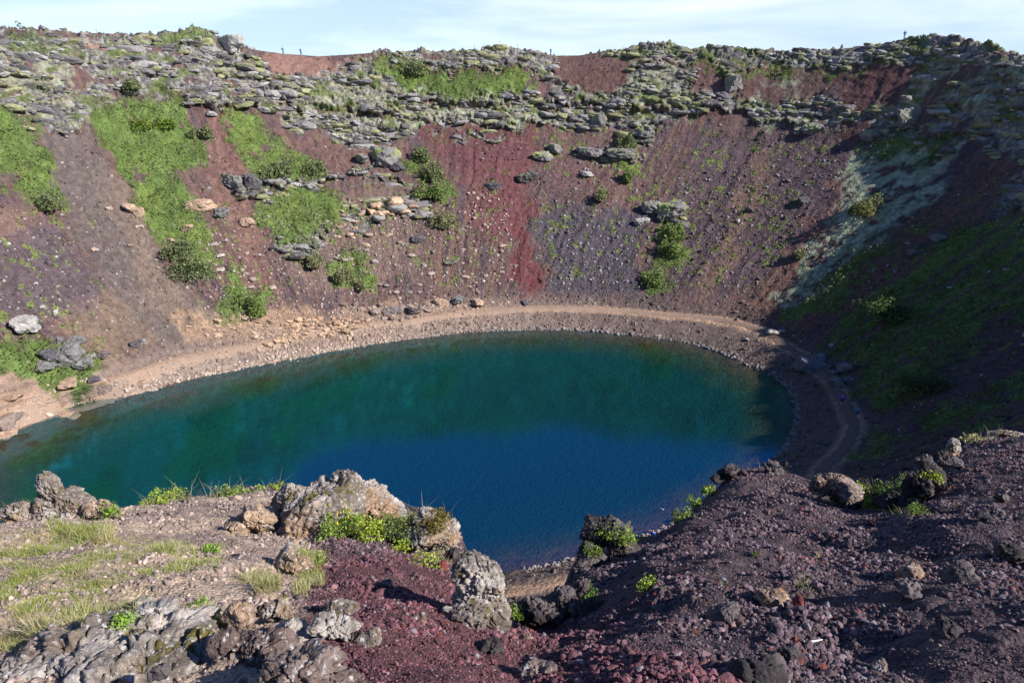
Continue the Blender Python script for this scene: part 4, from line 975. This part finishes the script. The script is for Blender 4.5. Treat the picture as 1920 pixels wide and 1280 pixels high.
for u, v, w_, h_, st, lab in [
 (830,1062,27,24,'red','round red scoria stone beside a larger dark one at the cliff edge'),
 (851,1046,40,38,'dark','large dark red-brown scoria stone between grass and rock pillar'),
 (886,1071,16,14,'dark','little dark stone at the shoulder of the rock pillar'),
 (724,1097,20,18,'mix','rounded grey-brown stone alone on the red scoria'),
 (784,1160,26,13,'tan','yellow-tan flat stone casting a shadow on the red scoria'),
 (990,1196,24,14,'mix','smooth blue-grey stone below the gully'),
 (1445,1120,62,34,'mix','pale-topped lumpy rock in the middle of the right slope'),
 (1432,1268,100,60,'dark','dark lava rock at the bottom edge right of centre'),
 (1358,1158,54,40,'dark','dark lumpy rock left of the pale-topped one'),
 (1500,1130,26,22,'red','dark red stone right of the pale-topped rock'),
 (1708,1105,64,34,'dark','lumpy dark rock in the centre of the right slope'),
 (1708,1072,46,28,'mix','pale jagged rock above the lumpy dark one'),
 (1810,1082,70,34,'dark','wide dark rock in a shadow near the right edge'),
 (1892,1040,56,44,'dark','dark rounded rock at the right frame edge'),
 (1862,968,58,30,'dark','grey lava lump high on the right slope near the frame edge'),
 (1528,1040,20,16,'mix','half-buried smooth stone below the ridge'),
 (1880,935,24,18,'dark','small dark stone above the grey lava lump'),
 (1630,980,14,10,'red','red stone just below the willow hollow'),
 (1780,1180,60,34,'dark','dark rough rock low on the right slope'),
 (1650,1250,26,20,'mix','brown stone at the bottom of the right slope'),
 (1480,1230,50,24,'dark','dark stone in the hollow left of the white stick'),
 (1010,1255,80,30,'mix','flat half-buried rock at the bottom edge of the frame'),
 (920,1215,54,26,'dark','dark scoria lump under the rock pillar'),
 (1240,1140,24,18,'dark','dark stone on the slope below the yellow-green tuft'),
 ]:
    crag('stone', lab, [(u, v-h_*.1, w_, h_, .9, .25, 0)], st, u, v+h_*.25, 'stone', GS, lev=4)
print('crags', time.time()-T0)

# ---------------------------------------------------------------- foreground grass
def in_poly(u, v, p):
    p = np.array(p, float); ins = np.zeros(len(u), bool)
    for a in range(len(p)):
        x0, y0 = p[a]; x1, y1 = p[(a+1) % len(p)]
        ins ^= ((y0 > v) != (y1 > v)) & (u < x0+(v-y0)*(x1-x0)/((y1-y0) or 1e-9))
    return ins
def blades(P, H_, W_, colr, r, lean=.5):
    n = len(P); a = r.uniform(0, 2*PI, n); b = r.uniform(0, 2*PI, n); ln = r.uniform(.1, lean, n)*H_
    side = np.stack([np.cos(a), np.sin(a), np.zeros(n)], -1)*W_[:, None]/2; tip = np.stack([np.cos(b)*ln, np.sin(b)*ln, H_], -1); mid = tip*[.35, .35, .55]
    V_ = np.stack([P-side, P+side, P+mid+side*.7, P+mid-side*.7, P+tip+side*.12, P+tip-side*.12], 1).reshape(-1, 3)
    o = (np.arange(n)*6)[:, None]; F_ = np.concatenate([o+[0, 1, 2, 3], o+[3, 2, 4, 5]])
    return V_, F_, np.repeat(colr, 6, 0)
r = np.random.default_rng(61)
GP = [([(-60,1000),(120,990),(330,1025),(420,1038),(400,1052),(300,1070),(330,1100),(400,1150),(440,1170),(330,1175),(240,1130),(180,1195),(80,1225),(-60,1225)], 120000, .024),
      ([(90,985),(215,992),(215,1022),(160,1020)], 4000, .07), ([(-60,1020),(90,1020),(95,1042),(-60,1045)], 3000, .05),
      ([(455,1085),(520,1080),(525,1112),(460,1118)], 2500, .06), ([(545,1040),(608,1035),(608,1075),(600,1100),(560,1075)], 4500, .06), ([(555,1098),(580,1098),(580,1118),(555,1115)], 500, .06),
      ([(270,1025),(420,1022),(420,1040),(270,1040)], 2500, .05), ([(300,1060),(420,1052),(420,1065),(300,1075)], 1500, .04),
      ([(330,1130),(440,1150),(420,1175),(340,1170)], 3500, .05), ([(60,1180),(260,1130),(270,1150),(180,1205),(60,1215)], 7000, .08),
      ([(-60,950),(30,930),(40,948),(-60,985)], 1500, .10), ([(700,970),(850,960),(860,1010),(800,1000),(720,1000)], 3000, .05), ([(780,1045),(850,1038),(850,1060),(770,1062)], 1500, .06),
      ([(1490,1088),(1520,1085),(1520,1112),(1498,1112)], 60, .04), ([(1660,950),(1730,955),(1720,975),(1660,970)], 500, .08)]
Ps, Hs, Cs = [], [], []
for k_, (pg, n, hh) in enumerate(GP):
    p = np.array(pg, float); bb = (fU > p[:, 0].min()) & (fU < p[:, 0].max()) & (fV > p[:, 1].min()) & (fV < p[:, 1].max()) & (D < DE+.25) & (D > 1.2)
    jj, ii = np.nonzero(bb); k2_ = r.integers(0, len(jj), n*2); jj, ii = jj[k2_], ii[k2_]
    ok = in_poly(fU[jj, ii]+r.normal(0, 9, n*2), fV[jj, ii]+r.normal(0, 6, n*2), pg); jj, ii = jj[ok][:n], ii[ok][:n]
    Q = fg_grid(FG_PHI[ii]+r.uniform(-.05, .05, len(ii)), ROW_T[jj]+r.uniform(-.0008, .0008, len(ii))); f = fb2(Q[:, 0]/.45, Q[:, 1]/.45, 3, 301)
    ok = r.random(len(Q)) < sst(.36, .52, f+(.12 if k_ else .0)); Q = Q[ok]; f = f[ok]; c2 = fb2(Q[:, 0]/.35+9, Q[:, 1]/.35, 3, 302)
    base = lerp(C(.46, .42, .19), C(.29, .34, .07), sst(.40, .56, c2)[:, None]); straw = r.random(len(Q)) < .22; base[straw] = C(.55, .48, .33); hh = hh*(.6+.9*sst(.45, .7, fb2(Q[:, 0]/.18, Q[:, 1]/.18, 2, 303)))
    Ps.append(Q-[0, 0, .008]); Hs.append(hh*r.uniform(.35, 1.3, len(Q))); hh = 0; Cs.append(base*r.uniform(.7, 1.25, len(Q))[:, None])
# long seed stalks along the lip
su = np.concatenate([r.uniform(270, 540, 60), r.uniform(340, 440, 40), r.uniform(760, 850, 40), r.uniform(0, 60, 30), r.uniform(1370, 1440, 14), r.uniform(1800, 1880, 16)])
sv_ = np.interp(su, [0,60,270,280,400,540,760,850,1370,1440,1800,1880], [955,940,950,945,932,916,968,975,890,876,842,815])+2
Q, T = on_fg(su, sv_); Ps.append(Q); Hs.append(r.uniform(.12, .34, len(Q))); Cs.append(np.tile(C(.30, .27, .16), (len(Q), 1)))
Ps = np.concatenate(Ps); Hs = np.concatenate(Hs); Cs = np.concatenate(Cs)
v_, f_, c_ = blades(Ps, Hs, (.0022+.0004*Hs/Hs.mean()+.0003*np.hypot(Ps[:, 0], Ps[:, 1])), Cs, r, 1.1)
tag(mk('grass', v_, f_, M_grass, c_), kind='stuff', label='tufted yellow-green grass on the near left slope')
print('grass', len(Ps), time.time()-T0)
# leafy plants, each a clump of its own
YG, DG, OR = (.30,.38,.045), (.11,.19,.03), (.17,.14,.03)
M_fl = mat_attr('yellow_petals', .6, (), (), base=(.75, .55, .02))
def on_any(u, v):
    for _k in range(9):
        q, t = on_fg([u], [v]); q = q[0]; t = t[0]
        if math.hypot(q[0], q[1]) < fg_edge(math.degrees(math.atan2(q[0], q[1])))[0]+.5: break
        v += 3
    bpy.context.view_layer.update()
    d_ = Vector(rays(u, v)); ln = d_.length; dn = d_/ln
    for o, b in CR:
        ok, loc, nrm, _i = o.ray_cast(Vector((0, 0, EYE))-b, dn)
        if ok:
            w_ = loc+b; tt_ = (w_-Vector((0, 0, EYE))).length/ln
            if tt_ < t: t = tt_; q = np.array(w_)
    return q, t, v
def clump(u, v, w_, h_, label, colr, seed, leaf=5, n=420, flowers=0, group='leafy plants on the near lip', cat='plant', name='plant', stems=5, dt=0):
    q, t, v = on_any(u, v); t = t+dt; q = np.array([0, 0, EYE])+rays(u, v)*t
    e = shrub(q, t, w_, h_, label, colr, group, n, leaf, seed, cat, name, stems)
    for o in e.children:
        if o.name.startswith('foliage'): o.data.materials[0] = M_plant
    if flowers:
        r = np.random.default_rng(seed+1); P = np.stack([r.uniform(-1, 1, flowers)*w_*.3*t/FPX, r.uniform(-.6, .6, flowers)*w_*.3*t/FPX, r.uniform(.6, 1.15, flowers)*h_*t/FPX], -1)
        for k__ in range(flowers): mk('flower', PEB[k__ % 6][0]*[1.2*t/FPX, 1.2*t/FPX, 4.0*t/FPX], PEB[k__ % 6][1], M_fl, parent=e, loc=P[k__])
for k_, a in enumerate([
 (300,938,62,26,'low yellow-green creeping plant at the left end of the lip',YG,5,500,0),
 (345,926,70,28,'yellow-green creeping plant in the middle of the left lip',YG,5,500,0),
 (425,928,60,20,'green creeping plant with pale stalks on the left lip',(.2,.29,.06),5,420,0),
 (470,920,60,18,'pale green leafy mat left of the largest crag',(.25,.33,.07),5,420,0),
 (520,912,50,16,'leafy mat touching the largest crag at its left',YG,5,350,0),
 (208,955,44,22,'bright green tuft on the low ledge near the far left crag',(.22,.36,.05),5,300,0),
 (640,1000,76,56,'yellow-flowered leafy bush leaning on the largest crag',(.20,.29,.05),6,900,8),
 (676,1006,84,56,'light green bush right of the yellow-flowered one',YG,6,900,0),
 (702,974,100,44,'dark heather mat on the right shoulder of the largest crag',(.15,.20,.05),5,1100,0),
 (760,982,96,36,'green heather mat on the saddle right of the largest crag',(.18,.23,.06),5,900,0),
 (808,978,80,34,'reddish green heather dome over the overhanging pale crag',OR,5,900,0),
 (800,1058,70,20,'yellow-green grass clump beside the dark red stone',YG,5,420,1),
 (745,1030,60,14,'strip of bright cress running down the red scoria',YG,5,260,0),
 (590,1058,40,34,'pale grassy clump right of the small dark rock',(.28,.33,.09),5,320,0),
 (395,1028,44,16,'bright green low plant on the brown slope right of the grass',(.22,.36,.05),5,260,0),
 (375,1131,36,18,'bright green leafy rosette above the tan pitted rock',(.24,.40,.05),5,260,0),
 (230,1162,60,24,'bright green plant draped against the corner outcrop',(.22,.36,.05),6,420,0),
 (1150,1012,84,30,'light green plant cushion on the mossy dark crag',(.24,.33,.06),5,800,0),
 (1195,1015,44,18,'green leafy plant right of the mossy dark crag',(.15,.24,.05),5,350,0),
 (1112,1030,36,20,'moss cushion low on the mossy dark crag',(.14,.19,.035),5,300,0),
 (1210,1103,52,24,'yellow-green tuft alone on the purple slope',YG,5,420,0),
 (1246,1102,16,8,'tiny green sprig right of the lone yellow-green tuft',YG,4,80,0),
 (1280,972,44,34,'leafy plant at the lower end of the right lip strip',(.20,.28,.06),5,420,0),
 (1305,948,40,32,'leafy plant in the middle of the right lip strip',(.18,.27,.05),5,420,0),
 (1335,925,36,26,'leafy plant at the upper end of the right lip strip',(.22,.30,.06),5,360,0),
 (1100,1115,44,34,'dark green plant on the jumbled outcrop in the gully',(.11,.19,.04),5,380,0),
 (980,1148,50,22,'green grass patch beyond the gully outcrop',(.19,.28,.05),5,300,0),
 (1752,868,46,20,'light green cushion on top of the crag right of the willow',YG,5,420,0),
 (1832,822,60,14,'pale dry tuft on the top right ridge',(.36,.34,.15),5,300,0),
 (1725,962,50,34,'green sprigs under the dark crag right of the willow',(.17,.27,.04),5,420,0),
 (1418,1035,18,10,'tiny green sprig on the upper purple slope',(.12,.2,.05),4,70,0),
 (1350,1092,30,12,'sparse green sprig at the left foot of the purple slope',(.10,.16,.04),4,80,0),
 ]): clump(a[0], a[1]+4, a[2], a[3], a[4], a[5], 700+k_*3, a[6], a[7], a[8], 'leafy plants on the near lip' if k_ not in (21, 30, 31) else 'sprigs on the near gravel')
# the willows in the hollow behind the right ridge
for k_, (u, v, w_, h_, lab, c) in enumerate([(1640,955,95,62,'leafy bright willow bush filling the hollow right of the grey crag',(.17,.25,.045)),(1700,925,110,56,'paler willow bush behind the bright one in the hollow',(.15,.21,.06)),(1618,940,60,60,'yellow-green willow touching the grey lichen crag',(.24,.31,.04)),(1585,893,90,20,'low dark willow behind the grey lichen crag',(.10,.15,.04))]):
    clump(u, v+6, w_, h_*1.25, lab, c, 900+k_*5, 5, 2200, 0, 'willow bushes in the right hollow', 'shrub', 'willow_shrub', 12, dt=.8)

# ---------------------------------------------------------------- small things: stick, posts, bird
def rod(name, p0, p1, r0, r1, m, parent=None, n=8, bend=0):
    p0 = np.array(p0, float); p1 = np.array(p1, float); ax = p1-p0; L = np.linalg.norm(ax); ax /= L
    s1 = np.cross(ax, [.3, .2, .9]); s1 /= np.linalg.norm(s1); s2 = np.cross(ax, s1); V_ = []
    for k_ in range(6):
        f = k_/5; c0 = p0+ax*L*f+s2*bend*math.sin(f*PI); rr_ = lerp(r0, r1, f)*(1 if 0 < k_ < 5 else .6)
        for m_ in range(n): V_.append(c0+rr_*(s1*math.cos(m_*2*PI/n)+s2*math.sin(m_*2*PI/n)))
    F_ = [[a*n+b, a*n+(b+1) % n, (a+1)*n+(b+1) % n, (a+1)*n+b] for a in range(5) for b in range(n)]
    return mk(name, V_, F_, m, parent=parent, smooth=True)
M_wood = mat_attr('bleached_wood', .7, ((40, .15),), (), base=(.50, .46, .44))
q0, _ = on_fg([1505], [1206]); q1, _ = on_fg([1541], [1203])
tag(rod('stick', q0[0]+[0, 0, .012], q1[0]+[0, 0, .016], .0055, .0045, M_wood, bend=.004), 'short bleached white stick lying on the purple gravel', 'stick')
M_post = mat_attr('weathered_post', .8, ((6, .2),), (), base=(.10, .09, .09))
def rim_pt(u):
    j0 = np.argmin(np.abs(S-3.0)); ok = (U[j0] > -50) & (DEP[j0] > 60); k0 = np.nonzero(ok)[0]; i0 = k0[np.argmin(np.abs(U[j0, k0]-u))]
    band = slice(j0-14, j0+6); uu_, vv_, _ = project(X1[band, i0], Y1[band, i0], Z1[band, i0]); b = np.argmin(vv_)
    return np.array([X1[band, i0][b], Y1[band, i0][b], Z1[band, i0][b]]), DEP[j0, i0]
for u in (181, 889, 908, 938, 971):
    p, t = rim_pt(u)
    e = bpy.data.objects.new('marker_post', None); LINK(e); e.location = p
    tag(e, 'thin wooden marker post on the left skyline' if u == 181 else 'thin wooden marker post on the central skyline, one of four', 'post', 'marker posts on the skyline')
    rod('post', [0, 0, -.3], [0, 0, .95], .035, .03, M_post, e); rod('crossbar', [-.16, 0, .72], [.16, 0, .72], .02, .02, M_post, e)
# people
def skinned(name, pts, edges, rad, m, parent, sub=2):
    me = bpy.data.meshes.new(name); me.from_pydata([tuple(p) for p in pts], edges, [])
    o = bpy.data.objects.new(name, me); LINK(o)
    md = o.modifiers.new('s', 'SKIN'); md.use_smooth_shade = True
    for k_, v in enumerate(me.skin_vertices[0].data if me.skin_vertices else []): v.radius = (rad[k_], rad[k_]*.85) if not isinstance(rad[k_], tuple) else rad[k_]; v.use_root = k_ == 0
    if sub: s_ = o.modifiers.new('b', 'SUBSURF'); s_.levels = s_.render_levels = sub
    o.data.materials.append(m); o.parent = parent
    return o
def pmat(name, c, rough=.8):
    return mat_attr(name, rough, ((12, .12),), (), spec=.2, base=c)
M_skin = pmat('skin', (.55, .33, .24), .6); M_hair = pmat('dark_hair', (.03, .022, .018)); M_shoe = pmat('boot_leather', (.06, .045, .04))
def person(q, rot, label, jacket, trousers, pack=None, stride=.25, legs_bare=False, s=1.0, armbend=0):
    e = bpy.data.objects.new('person', None); LINK(e); e.location = q; e.rotation_euler = (0, 0, rot); e.scale = (s, s, s)
    tag(e, label, 'person')
    st = stride; mj = pmat('jacket_cloth', jacket); mt = pmat('trouser_cloth', trousers)
    hipL, hipR = (-.10, 0, .92), (.10, 0, .92); kL, kR = (-.10, -st*.55-.04, .50), (.10, st*.3-.05, .50); aL, aR = (-.10, -st, .09), (.10, st, .12)
    pts = [(0, 0, .98), (0, 0, 1.18), (0, -.01, 1.40), (0, -.01, 1.50), (0, -.03, 1.60), (0, -.03, 1.70),
           (-.19, 0, 1.40), (-.25, .06+armbend, 1.14), (-.24, -.08, .92), (.19, 0, 1.40), (.25, -.05, 1.14), (.24, -.16, .92),
           hipL, kL, aL, (-.10, -st-.14, .04), hipR, kR, aR, (.10, st-.14, .06)]
    ed = [(0,1),(1,2),(2,3),(3,4),(4,5),(2,6),(6,7),(7,8),(2,9),(9,10),(10,11),(0,12),(12,13),(13,14),(14,15),(0,16),(16,17),(17,18),(18,19)]
    rad = [.13,.125,.12,.055,.095,.085,.055,.042,.035,.055,.042,.035,.085,.058,.042,.035,.085,.058,.042,.035]
    skinned('body', pts, ed, rad, M_skin, e)
    skinned('jacket', [pts[k] for k in (0,1,2,6,7,8,9,10,11)], [(0,1),(1,2),(2,3),(3,4),(4,5),(2,6),(6,7),(7,8)], [.165,.155,.15,.085,.066,.055,.085,.066,.055], mj, e)
    hem = .55 if legs_bare else .08
    fk = lambda a, b: tuple(lerp(np.array(a), np.array(b), hem if legs_bare else 1))
    if legs_bare: skinned('shorts', [(0,0,.96), hipL, fk(hipL, kL), hipR, fk(hipR, kR)], [(0,1),(1,2),(0,3),(3,4)], [.14,.11,.095,.11,.095], mt, e)
    else: skinned('trousers', [(0,0,.96), hipL, kL, aL, hipR, kR, aR], [(0,1),(1,2),(2,3),(0,4),(4,5),(5,6)], [.14,.105,.078,.062,.105,.078,.062], mt, e)
    for a, b in ((14, 15), (18, 19)): skinned('boot', [pts[a], pts[b]], [(0, 1)], [.06, .05], M_shoe, e, 1)
    skinned('hair', [(0, .0, 1.63), (0, -.01, 1.74)], [(0, 1)], [.10, .085], M_hair, e)
    if pack: skinned('backpack', [(0, .2, 1.05), (0, .21, 1.25), (0, .19, 1.42)], [(0,1),(1,2)], [.14,.15,.11], pmat('pack_cloth', pack), e)
    return e
for u, rot, lab, ja, tr_, pk, st, bare in [
 (531, 1.5, 'hiker in a teal jacket walking right with head bowed, leftmost on the skyline', (.02,.20,.26), (.03,.09,.10), (.02,.22,.28), .22, False),
 (564, 1.7, 'hiker in dark blue striding along the skyline, second from the left', (.02,.06,.30), (.015,.03,.16), (.03,.2,.32), .25, False),
 (1033, .2, 'hiker in a bright blue jacket standing at the top of the red saddle', (.03,.22,.55), (.01,.03,.22), None, .10, False),
 (1697, 2.9, 'hiker in blue with a pack on the highest skyline hill at right', (.02,.06,.28), (.02,.05,.22), (.05,.25,.40), .12, False)]:
    p, t = rim_pt(u); person(p-[0, 0, .12], rot, lab, ja, tr_, pk, st, bare, 1.02)
q, t = on_wall([1577, 1606], [762, 786])
person(q[0]+[0, 0, .04], 3.0, 'hiker in blue with a pink pack and shorts on the shaded path, upper of two', (.05,.16,.75), (.02,.02,.04), (.55,.08,.50), .18, True, 1.12)
person(q[1]+[0, 0, .04], 3.3, 'hiker in a teal-blue top with shorts on the shaded path, lower of two', (.04,.28,.50), (.03,.05,.16), (.04,.20,.30), .15, True, 1.08)
q, t = on_wall([1222], [1020]); person(q[0], 2.4, 'hiker in bright blue standing by the near shore, half hidden by the slope', (.03,.18,.75), (.04,.14,.5), None, .1, False, 1.05)
# a white gull over the near water
M_gull = pmat('white_feathers', (.62, .56, .56), .7)
bp = np.array([0, 0, EYE])+rays(1242, 954)*58
eb = bpy.data.objects.new('bird', None); LINK(eb); eb.location = bp; eb.rotation_euler = (.2, .6, .6); eb.scale = (.62, .62, .62); tag(eb, 'small whitish bird gliding over the water near the shore hiker', 'bird')
skinned('body', [(0, -.2, 0), (0, -.08, .02), (0, .05, 0), (0, .2, 0)], [(0,1),(1,2),(2,3)], [.035,.05,.06,.02], M_gull, eb)
for sgn in (-1, 1): skinned('wing', [(sgn*.03, -.02, .02), (sgn*.22, -.06, .08), (sgn*.5, .06, .04)], [(0,1),(1,2)], [(.06,.012),(.05,.01),(.012,.006)], M_gull, eb)
print('people', time.time()-T0)
#@@END2
# ---------------------------------------------------------------- light
SUN_AZ, SUN_EL = math.radians(-27), math.radians(34.4)     # from +X, a little towards the camera
sd = bpy.data.lights.new('sun', 'SUN'); sd.energy = 5.0; sd.angle = math.radians(.5); sd.color = (1, .95, .88)
so = bpy.data.objects.new('sun', sd); LINK(so)
sv = Vector((math.cos(SUN_EL)*math.cos(SUN_AZ), math.cos(SUN_EL)*math.sin(SUN_AZ), math.sin(SUN_EL)))
so.rotation_euler = sv.to_track_quat('Z', 'Y').to_euler(); so.location = (60, -20, 80)
w = bpy.data.worlds.new('World'); sc.world = w; w.use_nodes = True; nt = w.node_tree
bg = nt.nodes['Background']; bg.inputs[1].default_value = .053
sky = nd(nt, 'ShaderNodeTexSky'); sky.sky_type = 'NISHITA'; sky.sun_disc = False
sky.sun_elevation = SUN_EL; sky.sun_rotation = math.atan2(sv.x, sv.y); sky.air_density = 1.0; sky.dust_density = .4; sky.ozone_density = 2.0; sky.altitude = 100
tcw = nd(nt, 'ShaderNodeTexCoord'); mp = nd(nt, 'ShaderNodeMapping'); mp.inputs['Scale'].default_value = (1.5, 2, 9); mp.inputs['Rotation'].default_value = (.12, .1, .4)
nt.links.new(tcw.outputs['Generated'], mp.inputs[0])
n = nd(nt, 'ShaderNodeTexNoise'); n.inputs['Scale'].default_value = 1.3; n.inputs['Detail'].default_value = 7; n.inputs['Roughness'].default_value = .55; n.inputs['Distortion'].default_value = .4
nt.links.new(mp.outputs[0], n.inputs['Vector'])
mr = nd(nt, 'ShaderNodeMapRange'); mr.inputs['From Min'].default_value = .42; mr.inputs['From Max'].default_value = .72; mr.inputs['To Min'].default_value = .42; mr.inputs['To Max'].default_value = .95
nt.links.new(n.outputs['Fac'], mr.inputs['Value'])
# thin cloud only low in the sky
sep = nd(nt, 'ShaderNodeSeparateXYZ'); nt.links.new(tcw.outputs['Generated'], sep.inputs[0])
mr2 = nd(nt, 'ShaderNodeMapRange'); mr2.inputs['From Min'].default_value = .12; mr2.inputs['From Max'].default_value = .34; mr2.inputs['To Min'].default_value = 1; mr2.inputs['To Max'].default_value = 0
nt.links.new(sep.outputs[2], mr2.inputs['Value'])
mu = nd(nt, 'ShaderNodeMath', operation='MULTIPLY'); nt.links.new(mr.outputs[0], mu.inputs[0]); nt.links.new(mr2.outputs[0], mu.inputs[1])
mxw = nd(nt, 'ShaderNodeMix', data_type='RGBA'); nt.links.new(mu.outputs[0], mxw.inputs[0]); sk = nd(nt, 'ShaderNodeVectorMath'); sk.operation = 'MULTIPLY'; sk.inputs[1].default_value = (.70, 1.06, 1.62); nt.links.new(sky.outputs[0], sk.inputs[0]); nt.links.new(sk.outputs[0], mxw.inputs[6]); mxw.inputs[7].default_value = (14.0, 15.5, 17.3, 1)
nt.links.new(mxw.outputs[2], bg.inputs[0])
sc.view_settings.view_transform = 'Standard'; sc.view_settings.look = 'None'; sc.view_settings.exposure = .68; sc.view_settings.gamma = 1
sc.cycles.max_bounces = 5; sc.cycles.transparent_max_bounces = 8
print('done', time.time()-T0)
